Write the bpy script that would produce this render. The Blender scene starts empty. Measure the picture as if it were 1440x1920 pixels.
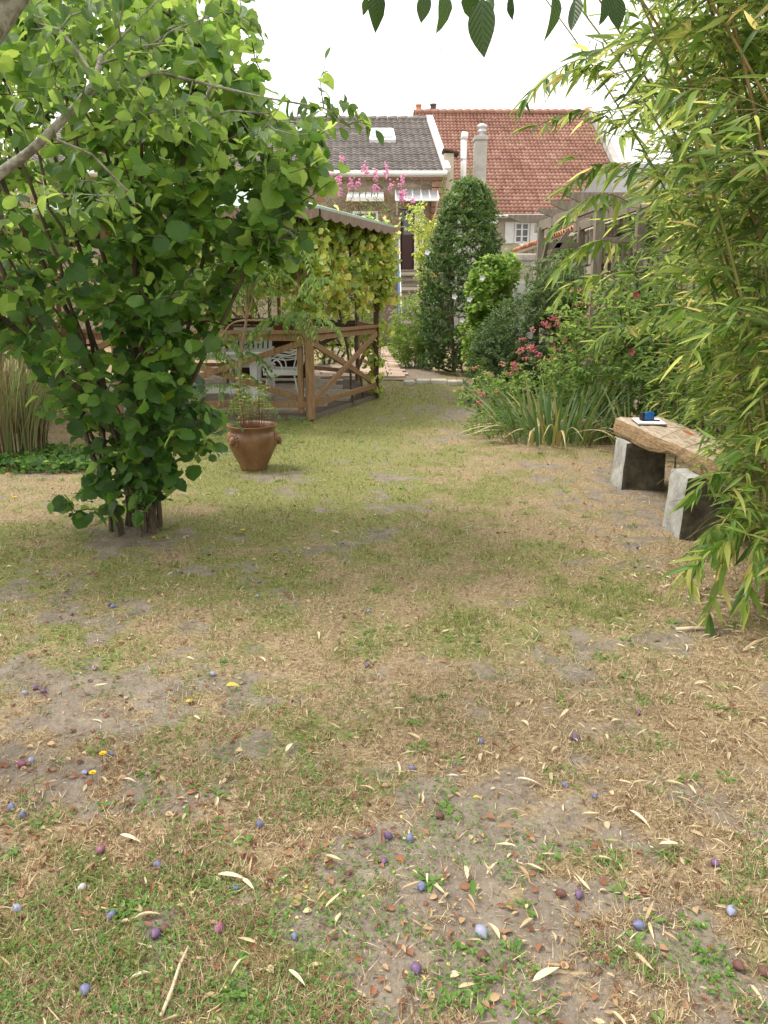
import bpy, math, random
import numpy as np
from math import radians as R, sin, cos, pi
from mathutils import Vector, Matrix
random.seed(7)
RNG = np.random.default_rng(11)
S = bpy.context.scene
COL = S.collection

# ------------------------------------------------------------------ camera
CAMH, PITCH, F = 1.5, R(15.5), 1442.0
cam = bpy.data.cameras.new('camera'); camo = bpy.data.objects.new('camera', cam); COL.objects.link(camo)
camo.location = (0, 0, CAMH); camo.rotation_euler = (R(90) - PITCH, 0, 0)
cam.sensor_fit = 'VERTICAL'; cam.sensor_height = 24.0; cam.lens = 24.0 * F / 1920.0
cam.clip_start = .05; cam.clip_end = 2000
S.camera = camo
# ------------------------------------------------------------------ light
SUN_EL, SUN_AZ = R(60), R(-78)        # azimuth clockwise from +Y (sun in front, to the left)
w = bpy.data.worlds.new('World'); S.world = w; w.use_nodes = True
nt = w.node_tree; nt.nodes.clear()
sky = nt.nodes.new('ShaderNodeTexSky'); sky.sky_type = 'NISHITA'; sky.sun_disc = False
sky.sun_elevation = SUN_EL; sky.sun_rotation = SUN_AZ
sky.air_density = 1.0; sky.dust_density = 5.0; sky.ozone_density = 1.0
hsv = nt.nodes.new('ShaderNodeHueSaturation'); hsv.inputs['Saturation'].default_value = .22; hsv.inputs['Value'].default_value = .55
mixw = nt.nodes.new('ShaderNodeMix'); mixw.data_type = 'RGBA'; mixw.inputs[0].default_value = .72
mixw.inputs[7].default_value = (7.9, 7.75, 7.4, 1)       # veil of white cloud
bg = nt.nodes.new('ShaderNodeBackground'); bg.inputs[1].default_value = .15
wo = nt.nodes.new('ShaderNodeOutputWorld')
nt.links.new(sky.outputs[0], hsv.inputs['Color']); nt.links.new(hsv.outputs[0], mixw.inputs[6])
nt.links.new(mixw.outputs[2], bg.inputs[0]); nt.links.new(bg.outputs[0], wo.inputs[0])
sl = bpy.data.lights.new('sun', 'SUN'); sl.energy = 1.5; sl.angle = R(16); sl.color = (1, .94, .84)
so = bpy.data.objects.new('sun', sl); COL.objects.link(so)
sd = Vector((sin(SUN_AZ) * cos(SUN_EL), cos(SUN_AZ) * cos(SUN_EL), sin(SUN_EL)))
so.rotation_euler = sd.to_track_quat('Z', 'Y').to_euler(); so.location = (-20, 20, 30)
S.view_settings.view_transform = 'Standard'; S.view_settings.look = 'None'
S.view_settings.exposure = 1.08; S.view_settings.gamma = 1
S.render.engine = 'CYCLES'
S.cycles.max_bounces = 8; S.cycles.diffuse_bounces = 4; S.cycles.transmission_bounces = 6

# ------------------------------------------------------------------ projection helpers (photo pixel -> place)
cp, sp_ = cos(PITCH), sin(PITCH)
def ray(x, y):
    t = 960 - y
    return (x - 720.0, F * cp + t * sp_, -F * sp_ + t * cp)
def at(x, y, Y):
    d = ray(x, y); k = Y / d[1]
    return Vector((d[0] * k, Y, CAMH + d[2] * k))
def gnd(x, y, z=0.0):
    d = ray(x, y); k = (z - CAMH) / d[2]
    return Vector((d[0] * k, d[1] * k, z))
def proj(P):
    P = np.asarray(P, float); X, Y, Z = P[..., 0], P[..., 1], P[..., 2] - CAMH
    dep = Y * cp - Z * sp_; up = Y * sp_ + Z * cp
    dep = np.where(np.abs(dep) < 1e-3, 1e-3, dep)
    return 720 + F * X / dep, 960 - F * up / dep, dep
# ------------------------------------------------------------------ noise in numpy
def vnoise(x, y, seed=0):
    xi = np.floor(x).astype(np.int64); yi = np.floor(y).astype(np.int64)
    fx = x - xi; fy = y - yi; fx = fx * fx * (3 - 2 * fx); fy = fy * fy * (3 - 2 * fy)
    def h(a, b):
        n = (a * 374761393 + b * 668265263 + seed * 1442695041) & 0xffffffff
        n = ((n ^ (n >> 13)) * 1274126177) & 0xffffffff
        return ((n ^ (n >> 16)) & 0xffff) / 65535.0
    return (h(xi, yi) * (1 - fx) + h(xi + 1, yi) * fx) * (1 - fy) + (h(xi, yi + 1) * (1 - fx) + h(xi + 1, yi + 1) * fx) * fy
def fbm(x, y, s=1.0, o=4, seed=0):
    r = 0; a = .5; t = 0
    for i in range(o):
        r = r + a * vnoise(x * s, y * s, seed + i * 17); t += a; a *= .55; s *= 2.1
    return r / t
# ------------------------------------------------------------------ materials
def mat(name):
    m = bpy.data.materials.new(name); m.use_nodes = True
    n = m.node_tree.nodes; l = m.node_tree.links
    return m, n, l, n['Principled BSDF']
def c4(c): return (c[0], c[1], c[2], 1)
def ramp(n, pts):
    r = n.new('ShaderNodeValToRGB'); e = r.color_ramp.elements
    while len(e) < len(pts): e.new(.5)
    for k, (p, c) in enumerate(pts): e[k].position = p; e[k].color = c4(c)
    return r
def noise(n, l, scale, detail=5, rough=.55, vec=None, stretch=None, coord='Object'):
    t = n.new('ShaderNodeTexNoise'); t.inputs['Scale'].default_value = scale
    t.inputs['Detail'].default_value = detail; t.inputs['Roughness'].default_value = rough
    if vec is None:
        tc = n.new('ShaderNodeTexCoord'); vec = tc.outputs[coord]
    if stretch:
        mp = n.new('ShaderNodeMapping'); mp.inputs['Scale'].default_value = stretch
        l.new(vec, mp.inputs[0]); vec = mp.outputs[0]
    l.new(vec, t.inputs['Vector']); return t
def bump(n, l, h, strength, dist, b):
    bp = n.new('ShaderNodeBump'); bp.inputs['Strength'].default_value = strength; bp.inputs['Distance'].default_value = dist
    l.new(h, bp.inputs['Height']); l.new(bp.outputs[0], b.inputs['Normal']); return bp
def rough_mat(name, cols, scale=8, rough=.85, bstr=.5, bdist=.01, stretch=None, detail=6, coord='Object', vary=0.0, spec=.3):
    m, n, l, b = mat(name)
    t = noise(n, l, scale, detail, .6, None, stretch, coord)
    r = ramp(n, [(.25 + .5 * k / max(1, len(cols) - 1), c) for k, c in enumerate(cols)])
    l.new(t.outputs[0], r.inputs[0]); out = r.outputs[0]
    if vary:
        oi = n.new('ShaderNodeObjectInfo'); h = n.new('ShaderNodeHueSaturation')
        mr = n.new('ShaderNodeMapRange'); mr.inputs[3].default_value = 1 - vary; mr.inputs[4].default_value = 1 + vary
        l.new(oi.outputs['Random'], mr.inputs[0]); l.new(mr.outputs[0], h.inputs['Value']); l.new(out, h.inputs['Color']); out = h.outputs[0]
    l.new(out, b.inputs['Base Color']); b.inputs['Roughness'].default_value = rough
    b.inputs['Specular IOR Level'].default_value = spec
    t2 = noise(n, l, scale * 5, 6, .7, None, stretch, coord)
    bump(n, l, t2.outputs[0], bstr, bdist, b)
    return m
def leaf_mat(name, cols, trans=(.2, .36, .05), tf=.42, rough=.45, veins=8.0, spec=.35, under=1.35):
    """cols picked by the per-leaf attribute 'v'; veins from the leaf's own UV"""
    m, n, l, b = mat(name)
    a = n.new('ShaderNodeAttribute'); a.attribute_name = 'v'
    r = ramp(n, [(k / max(1, len(cols) - 1), c) for k, c in enumerate(cols)])
    l.new(a.outputs['Fac'], r.inputs[0])
    geo = n.new('ShaderNodeNewGeometry')
    h = n.new('ShaderNodeHueSaturation'); h.inputs['Saturation'].default_value = .8; h.inputs['Value'].default_value = under
    l.new(r.outputs[0], h.inputs['Color'])
    mx = n.new('ShaderNodeMix'); mx.data_type = 'RGBA'; l.new(geo.outputs['Backfacing'], mx.inputs[0])
    l.new(r.outputs[0], mx.inputs[6]); l.new(h.outputs[0], mx.inputs[7]); col = mx.outputs[2]
    if veins:
        uv = n.new('ShaderNodeUVMap'); sx = n.new('ShaderNodeSeparateXYZ'); l.new(uv.outputs[0], sx.inputs[0])
        ab = n.new('ShaderNodeMath'); ab.operation = 'ABSOLUTE'; l.new(sx.outputs[0], ab.inputs[0])
        m1 = n.new('ShaderNodeMath'); m1.operation = 'MULTIPLY_ADD'; m1.inputs[1].default_value = -.75; l.new(ab.outputs[0], m1.inputs[0]); l.new(sx.outputs[1], m1.inputs[2])
        m2 = n.new('ShaderNodeMath'); m2.operation = 'MULTIPLY'; m2.inputs[1].default_value = veins; l.new(m1.outputs[0], m2.inputs[0])
        m3 = n.new('ShaderNodeMath'); m3.operation = 'PINGPONG'; m3.inputs[1].default_value = .5; l.new(m2.outputs[0], m3.inputs[0])
        m4 = n.new('ShaderNodeMath'); m4.operation = 'MINIMUM'; l.new(m3.outputs[0], m4.inputs[0])
        m5 = n.new('ShaderNodeMath'); m5.operation = 'MULTIPLY'; m5.inputs[1].default_value = 7; l.new(ab.outputs[0], m5.inputs[0]); l.new(m5.outputs[0], m4.inputs[1])
        mr = n.new('ShaderNodeMapRange'); mr.inputs[1].default_value = 0; mr.inputs[2].default_value = .16; mr.inputs[3].default_value = 1.35; mr.inputs[4].default_value = 1.0
        l.new(m4.outputs[0], mr.inputs[0])
        hv = n.new('ShaderNodeHueSaturation'); l.new(mr.outputs[0], hv.inputs['Value']); l.new(col, hv.inputs['Color']); col = hv.outputs[0]
        bump(n, l, m4.outputs[0], .5, .004, b)
    l.new(col, b.inputs['Base Color']); b.inputs['Roughness'].default_value = rough
    b.inputs['Specular IOR Level'].default_value = spec
    tr = n.new('ShaderNodeBsdfTranslucent')
    sc = n.new('ShaderNodeVectorMath'); sc.operation = 'MULTIPLY'
    avg = cols[len(cols) // 2]
    sc.inputs[1].default_value = tuple(min(12, trans[i] / max(.004, avg[i])) for i in range(3))
    l.new(col, sc.inputs[0]); l.new(sc.outputs[0], tr.inputs[0])
    ms = n.new('ShaderNodeMixShader'); ms.inputs[0].default_value = tf
    l.new(b.outputs[0], ms.inputs[1]); l.new(tr.outputs[0], ms.inputs[2])
    l.new(ms.outputs[0], n['Material Output'].inputs[0])
    return m
def plain(name, c, rough=.6, metal=0, spec=.4, dirt=.12, scale=6):
    d = tuple(v * (1 - dirt) for v in c); u = tuple(min(1, v * (1 + dirt * .6)) for v in c)
    m = rough_mat(name, [d, c, u], scale, rough, .15, .003, spec=spec)
    m.node_tree.nodes['Principled BSDF'].inputs['Metallic'].default_value = metal
    return m
def wood_mat(name, cols, axis=(8, 8, 1), scale=6, rough=.75, b=.5):
    return rough_mat(name, cols, scale, rough, b, .006, axis)
# ------------------------------------------------------------------ meshes
def link(o, parent=None):
    COL.objects.link(o)
    if parent is not None: o.parent = parent
    return o
def tag(o, label=None, cat=None, group=None, kind=None):
    if label: o['label'] = label
    if cat: o['category'] = cat
    if group: o['group'] = group
    if kind: o['kind'] = kind
    return o
class MB:
    def __init__(s): s.v = []; s.f = []; s.uv = None
    def add(s, V, Fc):
        o = len(s.v); s.v.extend([tuple(p) for p in V]); s.f.extend([tuple(i + o for i in f) for f in Fc]); return s
    def box(s, c, d, rz=0, rx=0, ry=0):
        M = Matrix.Rotation(rz, 3, 'Z') @ Matrix.Rotation(ry, 3, 'Y') @ Matrix.Rotation(rx, 3, 'X'); c = Vector(c)
        V = [c + M @ Vector((sx * d[0] / 2, sy * d[1] / 2, sz * d[2] / 2)) for sx in (-1, 1) for sy in (-1, 1) for sz in (-1, 1)]
        return s.add(V, [(0, 1, 3, 2), (4, 6, 7, 5), (0, 4, 5, 1), (2, 3, 7, 6), (0, 2, 6, 4), (1, 5, 7, 3)])
    def bar(s, a, b, wd, h, up=(0, 0, 1)):
        a = Vector(a); b = Vector(b); d = (b - a).normalized(); up = Vector(up)
        sd_ = d.cross(up)
        if sd_.length < 1e-4: sd_ = d.cross(Vector((0, 1, 0)))
        sd_.normalize(); u = sd_.cross(d)
        V = [p + sd_ * (i * wd / 2) + u * (j * h / 2) for p in (a, b) for i, j in ((-1, -1), (1, -1), (1, 1), (-1, 1))]
        return s.add(V, [(0, 1, 2, 3), (7, 6, 5, 4), (0, 4, 5, 1), (1, 5, 6, 2), (2, 6, 7, 3), (3, 7, 4, 0)])
    def tube(s, pts, rad, n=8, cap=True):
        pts = [Vector(p) for p in pts]
        if not hasattr(rad, '__len__'): rad = [rad] * len(pts)
        V = []; Fc = []; pr = None
        for i, p in enumerate(pts):
            d = (pts[min(i + 1, len(pts) - 1)] - pts[max(i - 1, 0)])
            d = d.normalized() if d.length > 1e-9 else Vector((0, 0, 1))
            if pr is None: pr = d.orthogonal().normalized()
            pr = (pr - d * pr.dot(d))
            pr = pr.normalized() if pr.length > 1e-6 else d.orthogonal().normalized()
            q = d.cross(pr)
            for k in range(n):
                a = 2 * pi * k / n; V.append(p + (pr * cos(a) + q * sin(a)) * rad[i])
        for i in range(len(pts) - 1):
            for k in range(n):
                a = i * n + k; b = i * n + (k + 1) % n; Fc.append((a, b, b + n, a + n))
        if cap: Fc.append(tuple(range(n - 1, -1, -1))); Fc.append(tuple(range((len(pts) - 1) * n, len(pts) * n)))
        return s.add(V, Fc)
    def lathe(s, prof, c=(0, 0, 0), n=32):
        V = []; Fc = []
        for r, z in prof:
            for k in range(n):
                a = 2 * pi * k / n; V.append((c[0] + r * cos(a), c[1] + r * sin(a), c[2] + z))
        for i in range(len(prof) - 1):
            for k in range(n):
                a = i * n + k; b = i * n + (k + 1) % n; Fc.append((a, b, b + n, a + n))
        return s.add(V, Fc)
    def sphere(s, c, r, sc=(1, 1, 1), n=10, m=7):
        prof = [(max(1e-4, sin(pi * i / m)) * r, -cos(pi * i / m) * r) for i in range(m + 1)]
        V = []; Fc = []
        for rr, z in prof:
            for k in range(n):
                a = 2 * pi * k / n; V.append((c[0] + rr * cos(a) * sc[0], c[1] + rr * sin(a) * sc[1], c[2] + z * sc[2]))
        for i in range(m):
            for k in range(n):
                a = i * n + k; b = i * n + (k + 1) % n; Fc.append((a, b, b + n, a + n))
        return s.add(V, Fc)
    def prism(s, poly, z0, z1):
        n = len(poly); V = [(p[0], p[1], z0) for p in poly] + [(p[0], p[1], z1) for p in poly]
        Fc = [tuple(range(n - 1, -1, -1)), tuple(range(n, 2 * n))] + [(i, (i + 1) % n, n + (i + 1) % n, n + i) for i in range(n)]
        return s.add(V, Fc)
    def mesh(s, name, m, smooth=False, org=None):
        me = bpy.data.meshes.new(name)
        v = s.v if org is None else [(p[0] - org[0], p[1] - org[1], p[2] - org[2]) for p in s.v]
        me.from_pydata(v, [], s.f); me.materials.append(m)
        if smooth: me.polygons.foreach_set('use_smooth', [True] * len(me.polygons))
        me.update(); return me
    def build(s, name, m, root=None, smooth=False, bevel=0, org=None):
        """root: a thing whose world origin is subtracted from the world coordinates given"""
        if org is None and root is not None: org = WO.get(root.name, (0, 0, 0))
        me = s.mesh(name, m, smooth, org)
        o = bpy.data.objects.new(name, me); link(o, root)
        if root is None and org is not None: o.location = org
        if root is not None: WO[o.name] = org
        if bevel:
            bm_ = o.modifiers.new('bevel', 'BEVEL'); bm_.width = bevel; bm_.segments = 2; bm_.limit_method = 'ANGLE'
        return o
WO = {}
def thing(name, label, cat, loc=(0, 0, 0), group=None, kind=None):
    o = bpy.data.objects.new(name, None); COL.objects.link(o); o.location = loc; o.empty_display_size = .1
    WO[o.name] = tuple(loc); tag(o, label, cat, group, kind); return o
def tri_mesh(name, V, T, m, v=None, uv=None, smooth=True):
    V = np.ascontiguousarray(V, np.float32); T = np.ascontiguousarray(T, np.int32)
    me = bpy.data.meshes.new(name); me.vertices.add(len(V)); me.vertices.foreach_set('co', V.ravel())
    me.loops.add(T.size); me.loops.foreach_set('vertex_index', T.ravel())
    k = T.shape[1]; me.polygons.add(len(T)); me.polygons.foreach_set('loop_start', np.arange(0, T.size, k, dtype=np.int32))
    try: me.polygons.foreach_set('loop_total', np.full(len(T), k, np.int32))
    except Exception: pass
    me.materials.append(m)
    if smooth: me.polygons.foreach_set('use_smooth', np.ones(len(T), bool))
    if v is not None:
        a = me.attributes.new('v', 'FLOAT', 'POINT'); a.data.foreach_set('value', np.ascontiguousarray(v, np.float32))
    if uv is not None:
        ul = me.uv_layers.new(name='UVMap'); ul.data.foreach_set('uv', np.ascontiguousarray(uv[T.ravel()], np.float32).ravel())
    me.update(calc_edges=True); return me
def place_obj(name, me, root=None, kind=None):
    o = bpy.data.objects.new(name, me); link(o, root)
    if kind: o['kind'] = kind
    return o
# leaf templates: (verts, tris, uv); leaf grows along +Y from 0, length 1, up +Z
def leaf_tpl(width, rows, peak=.45, fold=.15, droop=.15, serr=0, tip=1.0, twist=0, pet=.0, wob=0, blunt=.6):
    V = []; U = []
    for i in range(rows + 1):
        t = i / rows
        a = (t / peak) if t < peak else (1 - t) / (1 - peak)
        wd = width * .5 * (sin(pi / 2 * max(0, min(1, a))) ** (blunt if t < peak else tip))
        if serr and 0 < i < rows: wd *= 1 + serr * (1 if i % 2 else -1)
        z = -droop * t * t
        for sx in (-1, 0, 1):
            tw = twist * t
            x = sx * wd; zz = abs(x) * fold * 2 + (wob * sin(t * 9 + sx) * abs(sx))
            V.append((x * cos(tw) - 0, pet + t * (1 - .3 * droop), z + zz + x * sin(tw))); U.append((x / max(width, .01), t))
    T = []
    for i in range(rows):
        a = i * 3
        for k in (0, 1):
            p, q, r_, s_ = a + k, a + k + 1, a + k + 4, a + k + 3
            if i > 0: T.append((p, q, r_))
            else: T.append((p, r_, s_)); continue
            if i < rows - 1: T.append((p, r_, s_))
    return np.array(V, float), np.array(T), np.array(U, float)
def lobed_tpl(lobes=5, depth=.3, n=20, cup=.15, seed=0):
    rr = random.Random(seed); V = [(0, .25, 0)]; U = [(0, .25)]
    for k in range(n):
        a = -pi / 2 + 2 * pi * (k + .5) / n
        d = abs(((a + pi / 2) / (2 * pi) * lobes + .5) % 1 - .5) * 2
        r0 = .52 * (1 - depth * d + .06 * rr.uniform(-1, 1)) * (.72 + .28 * sin(a * .5 + pi / 4 + .001) ** 2)
        if k in (0, n - 1): r0 *= .55
        x, y = r0 * cos(a) * 1.05, .42 + r0 * sin(a)
        V.append((x, y, -cup * (x * x + (y - .3) ** 2) * 2.2 + .05 * sin(a * 5))); U.append((x, y))
    T = [(0, 1 + k, 1 + (k + 1) % n) for k in range(n)]
    return np.array(V, float), np.array(T), np.array(U, float)
def norm(a): return a / np.maximum(1e-9, np.linalg.norm(a, axis=-1, keepdims=True))
def frames(D, N):
    """columns: x side, y along leaf, z normal"""
    y = norm(D); x = norm(np.cross(y, N)); z = np.cross(x, y)
    return np.stack([x, y, z], axis=-1)
def scatter_mesh(name, tpls, P, Rm, Sc, v, m, org=(0, 0, 0), smooth=True):
    P = np.asarray(P, float) - np.asarray(org, float); n = len(P)
    Sc = np.asarray(Sc, float)
    if Sc.ndim == 1: Sc = np.repeat(Sc[:, None], 3, 1)
    pick = np.arange(n) % len(tpls)
    VV = []; TT = []; vv = []; UU = []; off = 0
    for k, (tv, tt, tu) in enumerate(tpls):
        idx = np.where(pick == k)[0]
        if not len(idx): continue
        L = tv[None] * Sc[idx][:, None, :]
        Wd = np.einsum('nij,nkj->nki', Rm[idx], L) + P[idx][:, None, :]
        VV.append(Wd.reshape(-1, 3)); T = tt[None] + (np.arange(len(idx)) * len(tv))[:, None, None] + off
        TT.append(T.reshape(-1, tt.shape[1])); vv.append(np.repeat(v[idx], len(tv))); UU.append(np.tile(tu, (len(idx), 1)))
        off += len(idx) * len(tv)
    return tri_mesh(name, np.concatenate(VV), np.concatenate(TT), m, np.concatenate(vv), np.concatenate(UU), smooth)
def leaf_objects(root, name, tpls, P, Rm, Sc, v, m, nvar=12):
    """individual leaf objects that share mesh data"""
    org = np.array(WO[root.name]); P = np.asarray(P, float) - org
    var = {}
    for i in range(len(P)):
        q = int(min(nvar - 1, v[i] * nvar)); t = i % len(tpls)
        if (q, t) not in var:
            tv, tt, tu = tpls[t]; var[(q, t)] = tri_mesh(name, tv, tt, m, np.full(len(tv), (q + .5) / nvar), tu)
        o = bpy.data.objects.new(name, var[(q, t)]); COL.objects.link(o); o.parent = root
        s = Sc[i] if hasattr(Sc[i], '__len__') else (Sc[i],) * 3
        M = Matrix([[Rm[i][a][b] * s[b] for b in range(3)] + [P[i][a]] for a in range(3)] + [[0, 0, 0, 1]])
        o.matrix_basis = M
def split_leaves(root, lname, tpls, P, Rm, Sc, v, m, nind=300, ylo=-100, yhi=2000):
    """the leaves that show largest become objects of their own, the rest one 'foliage' stuff part"""
    P = np.asarray(P, float); org = WO[root.name]
    if nind:
        x, y, dep = proj(P)
        ok = (dep > .2) & (x > -20) & (x < 1460) & (y > -20) & (y < 1940)
        s = Sc if np.ndim(Sc) == 1 else np.asarray(Sc)[:, 1]
        score = np.where(ok, s / np.maximum(dep, .2) ** 1.6, -1)
        ordr = np.argsort(-score); big = ordr[:nind]; big = big[score[big] > 0]
    else: big = np.array([], int)
    rest = np.setdiff1d(np.arange(len(P)), big)
    if len(big): leaf_objects(root, lname, tpls, P[big], Rm[big], np.asarray(Sc)[big], v[big], m)
    if len(rest):
        me = scatter_mesh('foliage', tpls, P[rest], Rm[rest], np.asarray(Sc)[rest], v[rest], m, org)
        place_obj('foliage', me, root, 'stuff')
# ------------------------------------------------------------------ plant growth
def grow(stems, attr, seg=.16, sag=.0, zpen=.5, wig=.02):
    P = []; par = []; 
    for st in stems:
        st = [np.array(p, float) for p in st]; prev = -1
        if len(st[0]) == 4:                        # forked from an earlier stem's point index
            pass
        for a, b in zip(st[:-1], st[1:]):
            n = max(1, int(np.linalg.norm(b - a) / seg))
            for k in range(n + (0 if b is not st[-1] else 1)):
                q = a + (b - a) * k / n
                P.append(q + RNG.normal(0, wig * .5, 3) * (prev >= 0)); par.append(prev); prev = len(P) - 1
    P = [p for p in P]; A = np.asarray(attr, float)
    Pn = np.zeros((len(P) + len(A) * 12 + 10, 3)); Pn[:len(P)] = P; n = len(P)
    d0 = np.min(np.linalg.norm(A[:, None] - Pn[None, :n:2], axis=2), axis=1) if len(A) * n < 6e6 else np.linalg.norm(A - Pn[0], axis=1)
    tips = []
    for i in np.argsort(d0):
        a = A[i]; D = Pn[:n] - a; dd = np.sqrt((D ** 2).sum(1)) + zpen * np.maximum(0, D[:, 2] + .02)
        j = int(np.argmin(dd)); b = Pn[j].copy(); L = np.linalg.norm(a - b)
        k = min(11, max(2, int(L / seg))); pj = j
        side = RNG.normal(0, 1, 3) * L * .06
        for q in range(1, k + 1):
            t = q / k; pt = b + (a - b) * t + side * sin(pi * t) + np.array((0, 0, sag * L * (t - t * t) * 2)) 
            if n >= len(Pn): break
            Pn[n] = pt; par.append(pj); pj = n; n += 1
        tips.append(pj)
    return Pn[:n], np.array(par), np.array(tips)
def twig_mesh(P, par, tips, r_tip, r_max, m, name, root, expo=.45, sides=5, flat=None):
    n = len(P); cnt = np.zeros(n); cnt[tips] += 1
    for i in range(n - 1, -1, -1):
        if par[i] >= 0: cnt[par[i]] += cnt[i]
    r = np.minimum(r_max, r_tip * np.maximum(1, cnt) ** expo)
    idx = np.where(par >= 0)[0]; a = P[par[idx]]; b = P[idx]; ra = np.minimum(r[par[idx]], r[idx] * 1.7); rb = r[idx]
    d = norm(b - a); ref = np.where(np.abs(d[:, 2:3]) > .8, np.array([[1., 0, 0]]), np.array([[0, 0, 1.]]))
    x = norm(np.cross(d, ref)); y = np.cross(d, x); b = b + d * rb[:, None] * .4
    ang = np.arange(sides) * 2 * pi / sides
    ring = x[:, None] * np.cos(ang)[None, :, None] + y[:, None] * np.sin(ang)[None, :, None]
    V = np.concatenate([a[:, None] + ring * ra[:, None, None], b[:, None] + ring * rb[:, None, None]], 1)
    k = np.arange(sides); T = np.stack([k, (k + 1) % sides, (k + 1) % sides + sides, k + sides], 1)
    T = (T[None] + (np.arange(len(idx)) * 2 * sides)[:, None, None]).reshape(-1, 4)
    me = tri_mesh(name, V.reshape(-1, 3) - np.array(WO[root.name]), T, m)
    return place_obj(name, me, root)
def twig_leaves(P, par, tips, per, length, size, up=.8, out=.6, along=.5, droop=.2, jit=.35, svar=.25, center=None):
    """leaves set alternately along the last stretch of each twig"""
    T = P[tips]; B = P[par[tips]]; d = norm(T - B)
    n = len(tips) * per; ti = np.repeat(np.arange(len(tips)), per); k = np.tile(np.arange(per), len(tips))
    s = (k + RNG.uniform(-.3, .3, n)) / per * length
    pos = T[ti] - d[ti] * s[:, None] + RNG.normal(0, size * .12, (n, 3))
    ref = norm(RNG.normal(0, .35, (len(tips), 3)) + np.array((0, 0, 1.)))
    sd_ = norm(np.cross(d, ref))[ti] * np.where(k % 2 == 0, 1, -1)[:, None]
    D = d[ti] * along + sd_ * out + np.array((0, 0, -droop)) + RNG.normal(0, jit * .5, (n, 3))
    first = (k == 0)[:, None]; D = np.where(first, d[ti] + np.array((0, 0, -droop)) + RNG.normal(0, jit * .3, (n, 3)), D)
    if center is not None: D = D + norm(pos - np.array(center)) * .35
    N = np.array((0, 0, up)) + RNG.normal(0, jit, (n, 3))
    Sc = size * (1 + RNG.uniform(-svar, svar, n)) * np.where(k == 0, .8, 1)
    return pos, frames(D, N), Sc
def ell(n, c, r, hollow=.45):
    u = norm(RNG.normal(0, 1, (n, 3))); rad = RNG.uniform(hollow ** 3, 1, n) ** (1 / 3)
    return np.array(c) + u * rad[:, None] * np.array(r)
def inpoly(x, y, poly):
    ins = np.zeros(len(x), bool); j = len(poly) - 1
    for i in range(len(poly)):
        xi, yi = poly[i]; xj, yj = poly[j]
        c = ((yi > y) != (yj > y)) & (x < (xj - xi) * (y - yi) / ((yj - yi) + 1e-9) + xi); ins ^= c; j = i
    return ins
def mixv(n, base=.5, spread=.25): return np.clip(RNG.normal(base, spread, n), 0, .999)
# ================================================================== SHARED MATERIALS
M_soil = rough_mat('soil', [(.16, .12, .09), (.24, .19, .145), (.31, .26, .205)], 14, .95, .8, .012)
M_bark = rough_mat('brown_bark', [(.05, .035, .025), (.11, .08, .055), (.17, .13, .095)], 22, .9, .8, .01, (1, 1, .35))
M_lichen = rough_mat('lichen_bark', [(.08, .065, .045), (.17, .155, .12), (.34, .34, .28), (.12, .10, .07)], 20, .92, .9, .008)
M_twig = rough_mat('twig', [(.09, .06, .035), (.18, .12, .07)], 20, .85, .3, .003)
M_gtwig = rough_mat('green_twig', [(.12, .13, .05), (.20, .19, .08)], 20, .7, .3, .003)
M_wood = wood_mat('oiled_wood', [(.17, .095, .05), (.30, .18, .10), (.38, .25, .15)], (10, 10, 1.2), 5)
M_woodd = wood_mat('dark_wood', [(.035, .018, .012), (.075, .04, .025), (.12, .07, .045)], (10, 10, 1.2), 5)
M_grey = wood_mat('weathered_wood', [(.13, .105, .08), (.22, .185, .145), (.31, .27, .22)], (9, 9, 1.4), 5)
M_white = plain('white_paint', (.78, .79, .80), .45, dirt=.08)
M_whited = plain('old_white_paint', (.66, .66, .64), .6, dirt=.2, scale=12)
M_zinc = plain('zinc', (.55, .57, .59), .4, .5, dirt=.15)
M_glass = plain('dark_glass', (.06, .07, .08), .12, spec=.7, dirt=.2, scale=2)
M_brick = rough_mat('red_brick', [(.24, .12, .08), (.34, .19, .13), (.42, .28, .20)], 6, .9, .5, .006, vary=.15)
M_terra = rough_mat('terracotta', [(.48, .18, .09), (.60, .28, .15), (.50, .24, .14)], 7, .85, .4, .005, vary=.18)

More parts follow.
